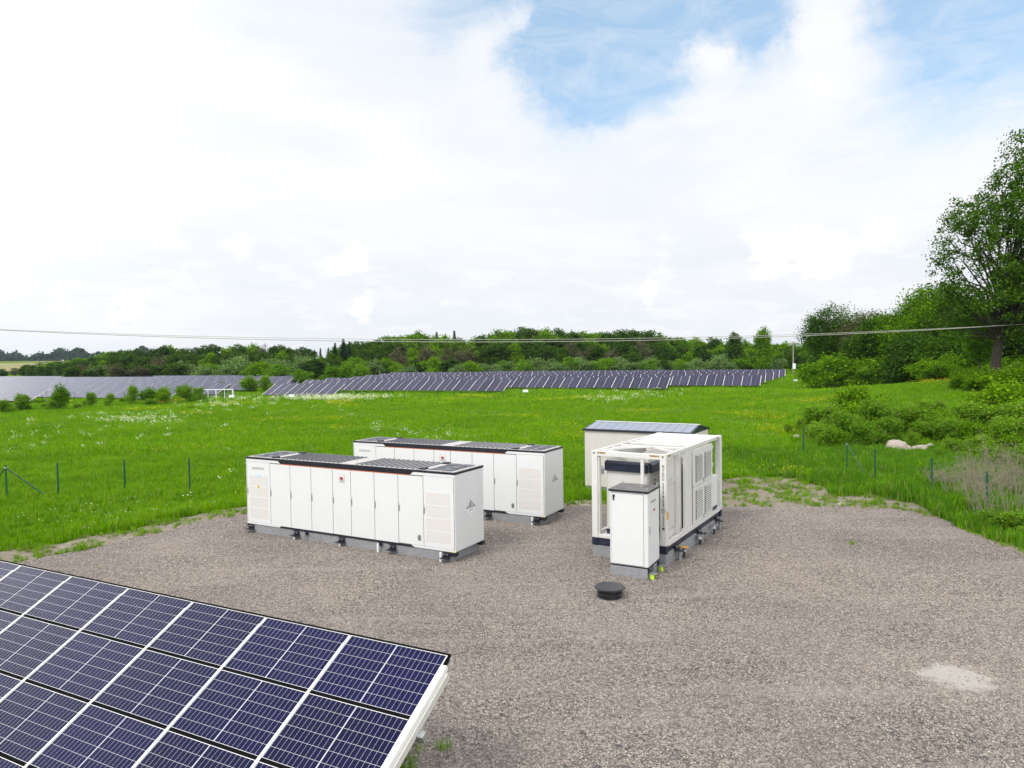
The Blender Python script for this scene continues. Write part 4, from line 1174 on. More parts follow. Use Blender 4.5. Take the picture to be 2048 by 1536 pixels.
SKY = [(-120, 722), (60, 730), (130, 716), (200, 704), (270, 693), (330, 688), (500, 684), (560, 687), (600, 690), (640, 697), (690, 682), (740, 674), (775, 664), (830, 660), (900, 668), (925, 673), (960, 664),
       (1000, 653), (1050, 652), (1090, 652), (1130, 656), (1170, 656), (1210, 658), (1260, 652), (1300, 657), (1350, 667), (1400, 674), (1450, 672), (1500, 680), (1560, 678), (1620, 676), (1700, 680)]
SX, SY = zip(*SKY)
rr = random.Random(12)


def top_at(px): return float(np.interp(px, SX, SY))


def place_px(key, px, d, ytop, base_h, wide=1.0):
    x = (px - 1024) / FPX * d
    H = CAM_H + (hor(px) - ytop) / FPX * d - Tz(x, d)
    return put(key, x, d, max(H, 1.0), base_h, rr.uniform(0, 6.28), wide)


def tall_key(px):
    q = rr.random()
    if px < 240: return rr.choice(['brown0', 'brown1', 'dark0', 'fresh1', 'dark1'])
    if px < 560: return rr.choice(['fresh0', 'dark1', 'dark2', 'brown0', 'fresh2', 'dark0'])
    if 560 <= px < 690: return rr.choice(['dark0', 'dark1', 'dark2', 'spruce0'])
    if px > 1430: return rr.choice(['fresh0', 'fresh1', 'fresh2', 'dark0'])
    return rr.choice(['fresh0', 'fresh1', 'fresh2', 'fresh1', 'fresh0', 'dark0', 'dark1', 'fresh2', 'dark2'])


# back layer gives the skyline
px = 66.0
while px < 1640:
    k = tall_key(px)
    d = 300 + rr.uniform(-10, 12) + (60 if px < 250 else 0)
    y = top_at(px) + rr.uniform(-2, 7)
    place_px(k, px, d, y, 17 if k.startswith('spruce') else (15.6 if k.startswith('brown') else 16.5), 1.0 if px > 250 else 1.5)
    px += rr.uniform(13, 20)
# middle layer
px = 60.0
while px < 1640:
    k = rr.choice(['dark0', 'dark1', 'dark2', 'brown0', 'brown1', 'dark1', 'fresh2', 'dark0'] if px < 1380 else ['fresh0', 'fresh1', 'dark1'])
    d = 268 + rr.uniform(-8, 8) + (70 if px < 200 else 0)
    yt = top_at(px); y = yt + (740 - yt) * rr.uniform(.22, .45)
    place_px(k, px, d, y, 16.0, 1.15)
    px += rr.uniform(15, 22)
# bushes in front
px = 150.0
while px < 1555:
    if px < 360: k = rr.choice(['dark2', 'dark1', 'brown0', 'dark0']); y = 735 - rr.uniform(0, 12)
    else:
        k = rr.choice(['willow0', 'willow1', 'bush0', 'willow0', 'bush1', 'dark1']); y = rr.uniform(712, 730)
    d = 243 + rr.uniform(-6, 6)
    place_px(k, px, d, y, {'w': 5.2, 'b': 5.3}.get(k[0], 16) if not k.startswith('brown') else 15, 1.1 if k[0] in 'wb' and not k.startswith('brown') else 2.0)
    px += rr.uniform(15, 25)
# ones that can be told apart in the photograph
for k, px, d, y, bh, wd in [('spruce0', 688, 262, 676, 17, 1.3), ('spruce1', 700, 268, 682, 17, 1.2), ('spruce0', 672, 265, 684, 17, 1.2), ('spruce1', 910, 305, 660, 17, 1.1), ('spruce0', 875, 308, 662, 17, 1),
                            ('willow0', 208, 240, 731, 5.2, 1.15), ('willow0', 410, 238, 731, 5.2, 1.2), ('willow1', 440, 236, 731, 5, 1.3), ('bush0', 455, 236, 735, 5.2, 1), ('willow0', 1440, 238, 709, 5.2, 1.1),
                            ('willow1', 1290, 240, 714, 5, 1.1), ('bush1', 1480, 238, 716, 5.4, 1.4), ('fresh0', 1526, 235, 650, 16.5, .62), ('dark0', 1468, 262, 660, 16.4, .8),
                            ('bush1', 665, 205, 732, 5.4, 1.3), ('bush0', 600, 190, 738, 5.2, 1.3), ('bush1', 690, 215, 730, 5.4, 1.2), ('bush0', 725, 222, 728, 5.2, 1.2), ('bush0', 560, 215, 728, 5.2, 1.3), ('bush1', 520, 222, 722, 5.4, 1.4),
                            ('brown0', 800, 256, 690, 15.5, 1), ('brown1', 895, 254, 692, 15.5, .9), ('brown0', 850, 258, 684, 15.5, 1.1), ('brown1', 1160, 256, 700, 15.5, .7), ('brown0', 1065, 303, 654, 15.5, 1.2)]:
    place_px(k, px, d, y, bh, wd)

# ---- distant forest, blue with distance, and pale fields
rng = np.random.default_rng(5)
n = 15000
azs = rng.uniform(-0.95, -0.50, n); dd = rng.uniform(1400, 1520, n)
hx = 17 + 6 * np.sin(azs * 57) + 4 * np.sin(azs * 211) + rng.normal(0, 2.5, n); hh = rng.random(n) ** .6 * hx
P = np.stack([azs * dd, dd, T(azs * dd, dd) + hh], 1)
V, F = leaf_quads(P, 6.0 * (0.6 + .8 * rng.random(n)), rng, .1, .8)
o = link('distant_forest', mesh_np('distant_forest', V, F, L_far)); o['kind'] = 'stuff'
o['label'] = 'far-off bluish forest band on the horizon at the left'
sx_ = np.linspace(-900, -180, 12)
mb = MB(); pts_ = [(-900, 640), (-260, 540), (-215, 560), (-330, 900), (-1100, 1100)]
mb = MB()
for i in range(24):
    a0 = -1.05 + i * .04; a1 = a0 + .04
    for d0, d1 in ((560, 700), (700, 900), (900, 1150)):
        q = [(a0 * d0, d0), (a1 * d0, d0), (a1 * d1, d1), (a0 * d1, d1)]
        if a1 < -.6: mb.add([(x, y, Tz(x, y) + .25) for x, y in q], [(0, 1, 2, 3)])
o = mb.build('straw_field', M_field); o['kind'] = 'structure'
for px, d, y, k, bh, wd in [(30, 420, 735, 'brown1', 15, 2), (5, 380, 737, 'dark2', 16, 2), (48, 400, 731, 'brown0', 15, 1.8), (55, 380, 728, 'dark0', 16, 1.8), (80, 370, 724, 'brown1', 15, 1.6), (100, 365, 722, 'brown0', 15, 1.6)]:
    place_px(k, px, d, y, bh, wd)

# ------------------------------------------------------------------ tall trees on the right
RG = 'tall trees at the right meadow edge'


def big_tree(px, d, ytop, rpx, lmat, seed, label, base=1.5, nc=330, per=36, leaf=.40, cr=1.25, name='broadleaf_tree', nb=18, nl=26, squash=1.0):
    x = (px - 1024) / FPX * d; z = Tz(x, d)
    H = CAM_H + (hor(px) - ytop) / FPX * d - z
    t = tree_proto(name, H, dome(H, rpx / FPX * d, base, nb + 8, seed, squash), int(nc * 2.2), cr, per, leaf, lmat, seed + 1, nl, r0=H * .02, label=label, group=RG, sub=1)
    t.location = (x, d, z - .1); t.rotation_euler = (0, 0, 0)
    return t


big_tree(1672, 150, 603, 66, L_oak, 201, 'round oak standing alone at the left end of the tall trees', base=2.0, nc=430, leaf=.34, cr=1.5)
big_tree(1838, 122, 571, 84, L_fresh, 203, 'broad domed bright tree just left of the giant oak', base=2, nc=520, cr=1.4)
big_tree(1752, 142, 618, 62, L_brown, 205, 'thin pale tree between the round oak and domed tree', base=2, nc=240, per=26)
big_tree(1780, 130, 628, 70, L_oak, 207, 'mid-green tree in front of the thin pale tree', base=1, nc=420)
big_tree(1905, 116, 590, 70, L_dark, 209, 'dark tree behind the lower branches of the giant oak', base=1, nc=420)
big_tree(1725, 138, 668, 56, L_dark, 211, 'low dark tree at the right foot of the round oak', base=.5, nc=330)
big_tree(1830, 112, 665, 66, L_dark, 213, 'low dark tree below the broad domed tree', base=.3, nc=380)
big_tree(1900, 106, 670, 60, L_oak, 215, 'low spreading tree left of the thick oak trunk', base=.3, nc=360)
big_tree(1960, 112, 600, 70, L_dark, 217, 'dark tree directly behind the giant oak', base=1, nc=420)
big_tree(2070, 108, 560, 90, L_dark, 219, 'dark tree at the right frame edge behind the giant oak', base=1, nc=420)
big_tree(1648, 178, 672, 32, L_oak, 221, 'small tree left of the round oak by the power pole', base=1, nc=260)
big_tree(1960, 88, 655, 26, L_yell, 223, 'small pale yellow-green tree beside the thick oak trunk', base=2.5, nc=130, cr=.8, leaf=.26, nl=12)

# giant oak: its own blobs from the outline (dx, dy, z above its foot, radius)
ox, oy = (1992 - 1024) / FPX * 80, 80.0
oz = Tz(ox, oy)
OB = [(-4.4, -1, 20.3, 2.3), (-5.4, 0, 17.6, 2.0), (-2.6, 1, 20.4, 2.2), (-3.2, -2, 15.6, 2.3), (-5.8, 0, 13.4, 1.9), (-6.2, 0, 15.8, 1.3), (-2.6, 2, 12.3, 2.4), (-4.6, -1, 11.0, 1.7), (-.6, -2, 17.4, 3.0), (.8, 0, 22.6, 2.8),
      (2.6, 0, 26.0, 2.7), (3.6, 1, 28.6, 2.2), (4.6, 0, 23.5, 3.8), (3.4, -2, 18.5, 4.2), (4.0, 0, 13.5, 4.2), (7.8, 0, 18.5, 4.6), (7.8, 1, 26, 3.6), (-.2, -3, 12.2, 2.8), (-.8, 2, 9.4, 2.2), (3.0, -3, 9.2, 3.0), (8, 0, 11, 4.4), (-3.2, 1, 8.6, 1.6), (1.2, 3, 20.0, 2.6), (-4.9, 1, 8.4, 1.2)]
OB = [(a, b_, c - oz * .0 - 0.6, d_) for a, b_, c, d_ in OB]
OB += [(-3, -4, 9.5, 2.6), (1, -4.5, 7.6, 2.6), (4, -4, 7.5, 2.6), (-1, -5, 12, 3), (3, -5, 13.5, 3.4), (5.5, -4, 21, 3.2), (2, -3, 23.5, 2.6), (0, -3, 20, 2.6), (-6.3, -1, 11.2, 1.2), (-2.2, 2, 7.0, 2.0)]
t = tree_proto('oak_tree', 28, OB, 1080, .80, 52, .28, L_giant, 301, 130, r0=.56, bark=M_oakbark, label='giant oak at the right frame edge with crooked dark limbs against the sky', group=RG, shell=.35, sub=4, top=.72, fork=.34, lean=(3.0, 0))
t.location = (ox, oy, oz - .1)

# hedge-like bushes at the feet of the tall trees
rr = random.Random(44)
sap = []
for i in range(3):
    H = 2.6
    sap.append(tree_proto('thicket_bush', H, dome(H, 1.45, .1, 10, 400 + i), 150, .40, 34, .15, [L_sap, L_fresh, L_sap][i], 410 + i, 16, r0=.04, fork=.03, bark=M_bark, sub=1,
                          label='leafy green bush in the thicket beyond the right-hand posts', cat='bush', group='bushes of the right-hand thicket'))
    big_me = None
usedb = [False] * 3


def bush(x, y, h, wide, i, label=None, group=None):
    s = h / 2.6
    loc = (x, y, Tz(x, y) - .05); sc_ = (s * wide, s * wide, s)
    if not usedb[i]:
        usedb[i] = True; p = sap[i]; p.location = loc; p.scale = sc_; p.rotation_euler = (0, 0, rr.uniform(0, 6.28))
    else: p = copy_tree(sap[i], loc, rr.uniform(0, 6.28), sc_)
    if label: p['label'] = label
    if group: p['group'] = group
    return p


# hand placed silhouettes first: px, depth, top row
def bush_px(px, d, ytop, wide, i, label=None, group=None):
    x = (px - 1024) / FPX * d
    h = CAM_H + (hor(px) - ytop) / FPX * d - Tz(x, d)
    return bush(x, d, max(h, .5), wide, i, label, group)


bush_px(1717, 58, 762, .85, 1, 'rounded tall bush standing highest at the left of the thicket')
bush_px(1650, 52, 812, 1.15, 0, 'wide yellowish bush at the left end of the thicket')
bush_px(2005, 56, 752, 1.0, 1, 'dark glossy bush at the right frame edge above the thicket')
for px, d, yt, wd, i in [(1690, 50, 818, 1.2, 2), (1740, 52, 800, 1.1, 0), (1700, 55, 800, 1.0, 1), (1780, 54, 806, 1.2, 2), (1830, 53, 812, 1.1, 0), (1880, 54, 815, 1.2, 1), (1930, 55, 800, 1.2, 2), (1980, 52, 812, 1.1, 0),
                         (2030, 50, 800, 1.2, 2), (1760, 49, 835, 1.1, 1), (1840, 50, 838, 1.2, 2), (1900, 49, 840, 1.1, 0), (1950, 47, 838, 1.2, 1), (2010, 45, 842, 1.2, 0), (2060, 44, 830, 1.2, 2),
                         (1870, 58, 800, 1.3, 0), (1960, 62, 792, 1.3, 2), (2040, 60, 780, 1.2, 1), (1625, 55, 828, 1.0, 1), (1665, 47, 850, 1.0, 2), (1720, 47, 845, 1.0, 0), (1960, 42, 868, 1.2, 2), (2020, 41, 862, 1.2, 1),
                         (1905, 43, 876, 1.0, 0), (2050, 37, 885, 1.2, 2), (1930, 39, 900, .9, 1), (1985, 38, 890, 1.0, 0), (1880, 41, 893, .8, 2), (1600, 58, 836, .9, 0), (1575, 56, 845, .8, 2), (2075, 33, 905, 1.1, 0)]:
    bush_px(px, d, yt, wd, i)
for k in range(40):
    px = rr.uniform(1645, 2060); d = rr.uniform(46, 60); yb = hor(px) + CAM_H / d * FPX
    bush_px(px, d, yb - rr.uniform(26, 62), rr.uniform(.7, 1.3), rr.choice([0, 2, 0, 1]))
for k in range(14):
    px = rr.uniform(-10, 400); d = rr.uniform(96, 116)
    bush_px(px, d, hor(px) + CAM_H / d * FPX - rr.uniform(8, 16), rr.uniform(1.0, 1.8), rr.choice([0, 2]), 'low shrub among the taller shrubs before the left solar rows', 'low shrubs before the left solar rows')
for k in range(44):
    px = rr.uniform(1650, 2060); d = rr.uniform(101, 108) if px > 1850 else rr.uniform(122, 134)
    bush_px(px, d, rr.uniform(700, 735), rr.uniform(1.0, 1.5), 1, 'shaded bush at the foot of the tall right-hand trees', 'bushes at the foot of the tall right-hand trees')
for k in range(34):
    px = 1640 + k * 13 + rr.uniform(-8, 8); d = rr.uniform(96, 104) if px > 1850 else rr.uniform(118, 128)
    bush_px(px, d, rr.uniform(722, 752), rr.uniform(1.1, 1.6), rr.choice([1, 1, 0]), 'shaded bush at the foot of the tall right-hand trees', 'bushes at the foot of the tall right-hand trees')
for px, d, yt, wd in ((1960, 79, 738, 1.3), (2000, 77, 733, 1.4), (2040, 76, 730, 1.4), (1925, 82, 738, 1.2)):
    bush_px(px, d, yt, wd, 1, 'shaded bush at the foot of the giant oak', 'bushes at the foot of the giant oak')
for px, d, yt, wd in ((1790, 136, 700, 1.2), (1690, 142, 728, 1.6), (1740, 140, 722, 1.6)):
    bush_px(px, d, yt, wd, 1, 'shaded bush at the foot of the tall right-hand trees', 'bushes at the foot of the tall right-hand trees')

# shrubs before the left solar rows
for px, d, yt, wd, i, lb in [(118, 99, 765, .62, 1, 'tall leafy shrub nearest the gap in the left solar rows'), (38, 96, 785, .8, 2, 'thin shrub near the left frame edge before the solar rows'),
                             (178, 104, 785, .7, 0, 'small shrub right of the tall leafy shrub'), (218, 108, 785, .7, 2, 'small shrub left of the dense shrub clump'), (262, 112, 772, .7, 0, 'slender shrub at the left of the dense shrub clump'),
                             (300, 112, 772, 1.0, 1, 'left bush of the dense shrub clump before the solar rows'), (328, 112, 770, 1.0, 1, 'right bush of the dense shrub clump before the solar rows'), (374, 114, 767, .95, 2, 'pointed bush between the dense clump and goal frame'),
                             (445, 145, 763, .9, 2, 'bush rising behind the white goal frame'), (500, 150, 748, .95, 1, 'dense round bush left of the short solar row'), (533, 150, 752, .9, 0, 'bright bush touching the short solar row'), (8, 92, 800, 1.0, 0, 'bush cut by the left frame edge'),
                             (100, 97, 800, .9, 0, 'low shrub at the foot of the tall leafy shrub'), (398, 118, 775, .8, 0, 'low shrub at the left post of the goal frame')]:
    bush_px(px, d, yt, wd, i, lb, 'shrubs before the left solar rows')

# dead brushwood
rng = np.random.default_rng(77)


def brush(x, y, h, r, n, label, seed):
    rg = random.Random(seed)
    mb = MB()
    for i in range(n):
        a = rg.random() * 6.283; q = rg.random() ** .6 * r
        bx, by = q * math.cos(a) * .8, q * math.sin(a) * .8
        L_ = h * rg.uniform(.5, 1.05); ln = rg.uniform(.1, .75)
        e = Vector((bx + math.cos(a) * ln * L_ * .6 + rg.gauss(0, .2), by + math.sin(a) * ln * L_ * .6 + rg.gauss(0, .2), L_))
        s0 = Vector((bx, by, 0)); m = s0.lerp(e, .5) + Vector((rg.gauss(0, .09), rg.gauss(0, .09), .1))
        mb.tube([s0, m, e], [.013, .009, .004], 3, False)
        for k in range(6):
            p = m.lerp(e, rg.random()); o_ = Vector((rg.gauss(0, 1), rg.gauss(0, 1), rg.uniform(-.1, 1.2))).normalized() * rg.uniform(.15, .5)
            mb.tube([p, p + o_], [.006, .003], 3, False)
    return tag(mb.build('dry_brushwood', M_twig, None, loc=(x, y, Tz(x, y))), label, 'brushwood', 'dry brushwood at the right')


def gxy(px, py, z=0.0):
    v = pxdir(px, py); t_ = (z - CAM_H) / v.z; return v.x * t_, v.y * t_


for k, (px, py, h, r, lb) in enumerate([(2010, 1050, 2.3, 1.5, 'dry grey-brown brushwood heap at the right frame edge behind the nearest post'), (1945, 1010, 2.0, 1.4, 'dry brushwood between the two rightmost posts'),
                                        (1890, 985, 1.2, .9, 'low dry brushwood beside the second post from the right edge'), (2045, 990, 2.6, 1.6, 'tall dry brushwood above the rightmost post'), (1985, 985, 2.1, 1.5, 'dry brushwood heap under the thicket bushes')]):
    x, y = gxy(px, py); brush(x, y, h, r, 60 if k != 2 else 35, lb, 500 + k)
for px, py, h in ((2046, 1075, .9), (1990, 1065, .8), (1930, 1030, .7)):
    x, y = gxy(px, py); bush(x, y, h, 1.3, 0, 'low green bush growing through the dry brushwood', 'low bushes in the dry brushwood')


# ------------------------------------------------------------------ boulders
def boulder(px, py, sx, sy, sz, seed, label):
    x, y = gxy(px, py)
    import bmesh
    bm = bmesh.new(); bmesh.ops.create_icosphere(bm, subdivisions=4, radius=1)
    for v in bm.verts:
        n_ = noise.noise(v.co * 1.1 + Vector((seed, 0, 0))) * .35 + noise.noise(v.co * 2.6 + Vector((0, seed, 0))) * .14 + noise.noise(v.co * 7) * .03
        v.co = v.co * (1 + n_)
    for v in bm.verts: v.co = Vector((v.co.x * sx, v.co.y * sy, v.co.z * sz + sz * .35))
    me = bpy.data.meshes.new('boulder'); bm.to_mesh(me); bm.free(); me.materials.append(M_boulder)
    me.polygons.foreach_set('use_smooth', [True] * len(me.polygons))
    return tag(link('boulder', me, None, (x, y, Tz(x, y))), label, 'boulder', 'boulders in the grass')


boulder(1792, 905, .80, .6, .62, 2, 'largest pinkish grey boulder, leftmost in the grass below the thicket')
boulder(1838, 906, .62, .45, .36, 5, 'low flat boulder in the middle of the boulder group')
boulder(1812, 908, .30, .3, .26, 8, 'small boulder between the largest and the flat one')
boulder(1858, 900, .36, .3, .30, 11, 'small boulder at the right end of the boulder group')
boulder(1682, 1011, .17, .13, .10, 14, 'small pale stone on the gravel edge near the sparse patch')
boulder(1594, 880, .30, .25, .30, 17, 'small grey rock in the grass left of the thicket')


# ------------------------------------------------------------------ scattered ground cover (instances of small tuft meshes)
def tuft(name, n, h, r, wid, mat, seed, bend=.35):
    rng = np.random.default_rng(seed); V = []; F = []
    for i in range(n):
        a = rng.random() * 6.283; q = r * math.sqrt(rng.random())
        b0 = np.array([q * math.cos(a), q * math.sin(a), -.02]); L_ = h * rng.uniform(.5, 1.1); ph = rng.random() * 6.283
        d = np.array([math.cos(ph), math.sin(ph), 0]); s = np.array([-d[1], d[0], 0]) * wid * rng.uniform(.6, 1.2)
        bn = bend * rng.random() * L_
        m = b0 + np.array([0, 0, L_ * .55]) + d * bn * .35; e = b0 + np.array([0, 0, L_]) + d * bn
        o = len(V); V += [b0 - s, b0 + s, m + s * .8, m - s * .8, e + s * .12, e - s * .12]
        F += [(o, o + 1, o + 2, o + 3), (o + 3, o + 2, o + 4, o + 5)]
    me = mesh_np(name, V, F, mat)
    return bpy.data.objects.new(name, me)


def flower(name, mat, n, h, spread, size, seed):
    rng = np.random.default_rng(seed)
    P = np.stack([rng.normal(0, spread, n), rng.normal(0, spread, n), h * rng.uniform(.7, 1.05, n)], 1)
    V, F = leaf_quads(P, size * (0.6 + .8 * rng.random(n)), rng, 1.6, .9)
    return bpy.data.objects.new(name, mesh_np(name, V, F, mat))


def scatter(name, protos, P, S, label, seed=1, tilt=.15):
    """one object of stuff; its points carry instances of the prototypes"""
    rng = np.random.default_rng(seed); n = len(P)
    coll = bpy.data.collections.new(name + '_pieces')
    for p in protos: coll.objects.link(p)
    me = bpy.data.meshes.new(name)
    Z_ = T(P[:, 0], P[:, 1]) if P.shape[1] == 2 else P[:, 2]
    me.vertices.add(n); me.vertices.foreach_set('co', np.stack([P[:, 0], P[:, 1], Z_], 1).astype(np.float32).ravel())
    a = me.attributes.new('sc', 'FLOAT', 'POINT'); a.data.foreach_set('value', np.asarray(S, np.float32))
    a = me.attributes.new('ro', 'FLOAT_VECTOR', 'POINT')
    ro = np.stack([rng.normal(0, tilt, n), rng.normal(0, tilt, n), rng.random(n) * 6.283], 1)
    a.data.foreach_set('vector', ro.astype(np.float32).ravel())
    a = me.attributes.new('ix', 'INT', 'POINT'); a.data.foreach_set('value', rng.integers(0, len(protos), n).astype(np.int32))
    o = link(name, me)
    gn = bpy.data.node_groups.new(name, 'GeometryNodeTree')
    gn.interface.new_socket('Geometry', in_out='INPUT', socket_type='NodeSocketGeometry')
    gn.interface.new_socket('Geometry', in_out='OUTPUT', socket_type='NodeSocketGeometry')
    nn = gn.nodes; i_ = nn.new('NodeGroupInput'); o_ = nn.new('NodeGroupOutput')
    ci = nn.new('GeometryNodeCollectionInfo'); ci.inputs['Collection'].default_value = coll
    ci.inputs['Separate Children'].default_value = True; ci.inputs['Reset Children'].default_value = True
    ip = nn.new('GeometryNodeInstanceOnPoints'); ip.inputs['Pick Instance'].default_value = True
    def attr(nm, ty):
        q = nn.new('GeometryNodeInputNamedAttribute'); q.data_type = ty; q.inputs['Name'].default_value = nm; return q.outputs['Attribute']
    L_ = gn.links.new
    L_(i_.outputs[0], ip.inputs['Points']); L_(ci.outputs[0], ip.inputs['Instance'])
    L_(attr('ix', 'INT'), ip.inputs['Instance Index']); L_(attr('sc', 'FLOAT'), ip.inputs['Scale'])
    L_(attr('ro', 'FLOAT_VECTOR'), ip.inputs['Rotation']); L_(ip.outputs[0], o_.inputs[0])
    m = o.modifiers.new('scatter', 'NODES'); m.node_group = gn
    o['kind'] = 'stuff'; o['label'] = label
    return o


rng = np.random.default_rng(9)


def wedge(n, d0, d1, a0=-.80, a1=.80, power=1.0):
    y = np.sqrt(rng.random(n) * (d1 ** 2 - d0 ** 2) + d0 ** 2)
    return np.stack([rng.uniform(a0, a1, n) * y, y], 1)


def fbm(P, s, seed=0.0):
    return np.array([noise.noise(Vector((x * s, y * s, seed))) + .5 * noise.noise(Vector((x * s * 2.1, y * s * 2.1, seed + 7))) for x, y in P])


def boxes_mask(P):
    """true where equipment stands"""
    m = np.zeros(len(P), bool)
    for (bx, by, _), th, L_, D_ in ((B1, TH1, 9.34, 1.73), (B2, TH2, 9.34, 1.73), (B3, TH3, 2.5, 6.1), ((3.5, 33.85, 0), -.53, 5.25, 2.75)):
        dx, dy = P[:, 0] - bx, P[:, 1] - by
        u = dx * math.cos(th) + dy * math.sin(th); v_ = -dx * math.sin(th) + dy * math.cos(th)
        m |= (u > -.2) & (u < L_ + .2) & (v_ > -.2) & (v_ < D_ + .2)
    return m


P = wedge(52000, 18, 48)
ny_, nv_ = inpoly(P, YARD_R), inpoly(P, VERGE_R)
P = P[~ny_ & ~nv_ & ~boxes_mask(P)]
hv = fbm(P, .25)
S = np.clip(.85 + .5 * hv + rng.normal(0, .15, len(P)), .4, 1.6) * np.where((P[:, 0] > 14) & (P[:, 1] < 46), 1.35, 1.0)
right = (P[:, 0] > 13) & (P[:, 1] < 46)
tg = [tuft('grass_tuft', 34, .34, .17, .010, L_grass, 1), tuft('grass_tuft', 34, .42, .19, .010, L_grass, 2), tuft('grass_tuft', 30, .30, .18, .012, L_grass, 3, .6)]
tgr = [tuft('rank_grass_tuft', 34, .38, .17, .012, L_grassr, 4), tuft('rank_grass_tuft', 34, .46, .19, .012, L_grassr, 5, .5), tuft('rank_grass_tuft', 26, .36, .18, .018, L_grass, 6, .6)]
scatter('meadow_grass', tg, P[~right], S[~right], 'tall green meadow grass around the gravel yard')
scatter('rank_grass', tgr, P[right], S[right], 'darker rank grass along the right edge of the gravel')
P = wedge(80000, 48, 100); P = P[~boxes_mask(P)]
S = np.clip(1.0 + .5 * fbm(P, .12, 3.) + rng.normal(0, .2, len(P)), .5, 1.9)
tg2 = [tuft('grass_tuft', 30, .36, .30, .018, L_grass, 11), tuft('grass_tuft', 30, .30, .32, .02, L_grass, 12, .6)]
scatter('middle_meadow_grass', tg2, P, S, 'green meadow grass in the middle distance')
P = wedge(80000, 100, 240, -.8, .75)
S = np.clip(1.0 + .5 * fbm(P, .06, 5.) + rng.normal(0, .2, len(P)), .5, 1.9)
tg3 = [tuft('grass_tuft', 24, .42, .6, .04, L_grass, 21), tuft('grass_tuft', 24, .36, .6, .045, L_grass, 22, .6)]
scatter('far_meadow_grass', tg3, P, S, 'green meadow grass far away by the solar rows')
# sparse weeds on the verge and yard edge
P = wedge(34000, 17, 38)
iv, iy = inpoly(P, VERGE_R), inpoly(P, YARD_R)
f = fbm(P, 1.1, 9.)
keep = iv & ~iy & ((f > -.16) | (rng.random(len(P)) < .15)) & ~boxes_mask(P)
keep |= iy & (f > .4) & (rng.random(len(P)) < .006) & ~boxes_mask(P)
Pk = P[keep]; S = np.clip(.42 + .6 * f[keep] + rng.normal(0, .14, len(Pk)), .15, 1.1)
tg4 = [tuft('weed_tuft', 22, .30, .13, .012, L_grass, 31, .7), tuft('weed_tuft', 20, .28, .14, .016, L_sap, 32, .8), tuft('weed_tuft', 18, .26, .16, .008, L_tan, 33, .7)]
scatter('verge_weeds', tg4, Pk, S, 'sparse weeds on the sandy strip between gravel and meadow')
# grass at the foot of the near solar table
n = 5200
u_ = rng.uniform(-14, .9, n); v_ = rng.uniform(-4.5, 1.3, n)
P = np.stack([ORG.x + u_ * math.cos(AZ) - v_ * math.sin(AZ), ORG.y + u_ * math.sin(AZ) + v_ * math.cos(AZ)], 1)
f = fbm(P, .8, 2.)
keep = (u_ < -.80 + .3 * f) & (v_ < 1.05 + .25 * f)
P = P[keep]; S = np.clip(.5 + .5 * f[keep] + rng.normal(0, .2, len(P)), .2, 1.1)
tg5 = [tuft('grass_tuft', 30, .34, .13, .006, L_grass, 41, .5), tuft('grass_tuft', 26, .42, .13, .007, L_grassr, 42, .4)]
scatter('table_foot_grass', tg5, P, S, 'green grass tufts growing under the near solar table')

# white cow parsley and yellow flowers
def spots(lst):
    out = []
    for px, py, spx, spy, n in lst:
        for k in range(n):
            x, y = gxy(px + rng.normal(0, spx), py + rng.normal(0, spy), .4); out.append((x, y))
    return np.array(out)


P = spots([(640, 798, 50, 2.6, 300), (720, 797, 40, 2.5, 110), (270, 844, 42, 3, 60), (180, 838, 80, 5, 16), (350, 830, 60, 5, 16), (440, 812, 30, 4, 26), (480, 800, 60, 3, 40), (1255, 800, 45, 3, 45), (1300, 790, 30, 4, 20), (70, 850, 60, 7, 8),
           (470, 955, 50, 16, 7), (500, 815, 120, 8, 22), (250, 870, 150, 10, 14), (820, 870, 60, 12, 20), (100, 885, 60, 10, 6)])
wf = [flower('umbel', L_white, 16, .75, .16, .085, 61), flower('umbel', L_white, 11, .65, .12, .08, 62)]
d_ = np.hypot(P[:, 0], P[:, 1])
scatter('white_flowers', wf, P, np.clip(.6 + d_ / 140, .6, 1.5), 'white cow parsley flowers in bands across the meadow')
P = wedge(9000, 24, 90, -.78, .5); ok = ~inpoly(P, YARD_R) & ~inpoly(P, VERGE_R) & ~boxes_mask(P) & (fbm(P, .12, 11.) > .22)
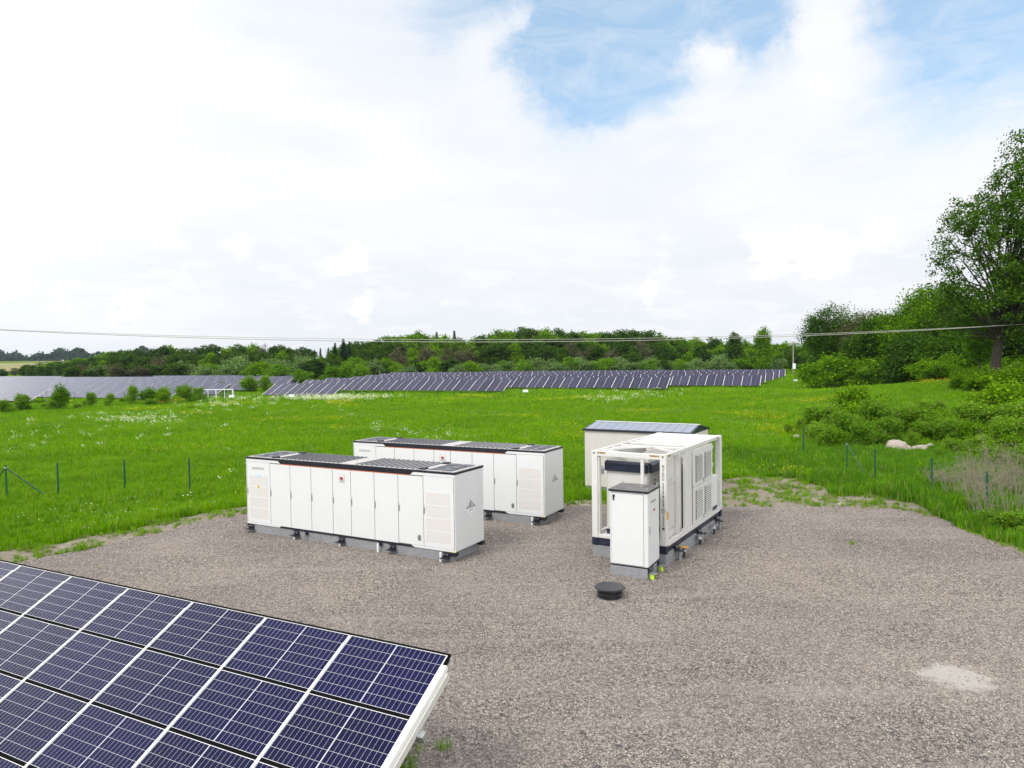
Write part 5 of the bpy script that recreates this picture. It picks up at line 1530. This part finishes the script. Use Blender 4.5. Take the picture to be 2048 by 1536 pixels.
P = P[ok]
scatter('daisies', [flower('daisy', L_white, 5, .36, .22, .045, 63)], P, np.ones(len(P)), 'tiny white daisies scattered in the meadow')
P = wedge(20000, 24, 120, -.78, .7); ok = ~inpoly(P, YARD_R) & ~inpoly(P, VERGE_R) & ~boxes_mask(P) & (fbm(P, .10, 23.) > .42)
P = P[ok]
scatter('yellow_flowers', [flower('buttercup', L_yflow, 6, .38, .20, .05, 64)], P, .9 + P[:, 1] / 120, 'yellow buttercups in patches of the meadow')


# loose stones on the gravel
def stone(seed):
    import bmesh
    bm = bmesh.new(); bmesh.ops.create_icosphere(bm, subdivisions=1, radius=1)
    rg = random.Random(seed)
    for v in bm.verts: v.co = v.co * rg.uniform(.75, 1.15); v.co.z *= .6; v.co.y *= .8
    me = bpy.data.meshes.new('stone'); bm.to_mesh(me); bm.free(); me.materials.append(M_stone)
    return bpy.data.objects.new('stone', me)


P = wedge(150000, 9, 30, -.76, .80)
P = P[inpoly(P, YARD_R) & ~boxes_mask(P)]
dS = ((P[:, 0] - 8.45) * 1.7) ** 2 + (P[:, 1] - 13.55) ** 2
P = P[(dS > .75) | (rng.random(len(P)) < .28)]
P3 = np.concatenate([P, np.full((len(P), 1), .018)], 1)
scatter('loose_gravel', [stone(k) for k in range(5)], P3, rng.uniform(.008, .021, len(P3)), 'loose grey and pinkish stones lying on the gravel yard', tilt=.5)


# ------------------------------------------------------------------ haze: one closed box of thin air
m = bpy.data.materials.new('thin_haze'); m.use_nodes = True
tt = m.node_tree; tt.nodes.clear()
vol = tt.nodes.new('ShaderNodeVolumePrincipled'); vol.inputs['Color'].default_value = (0.72, 0.82, 0.95, 1); vol.inputs['Density'].default_value = 0.00007
vol.inputs['Anisotropy'].default_value = 0.3
mo = tt.nodes.new('ShaderNodeOutputMaterial'); tt.links.new(vol.outputs[0], mo.inputs['Volume'])
mb = MB(); mb.box(-5200, 5200, -5200, 5200, -3, 62)
hz = mb.build('haze', m); hz['kind'] = 'stuff'
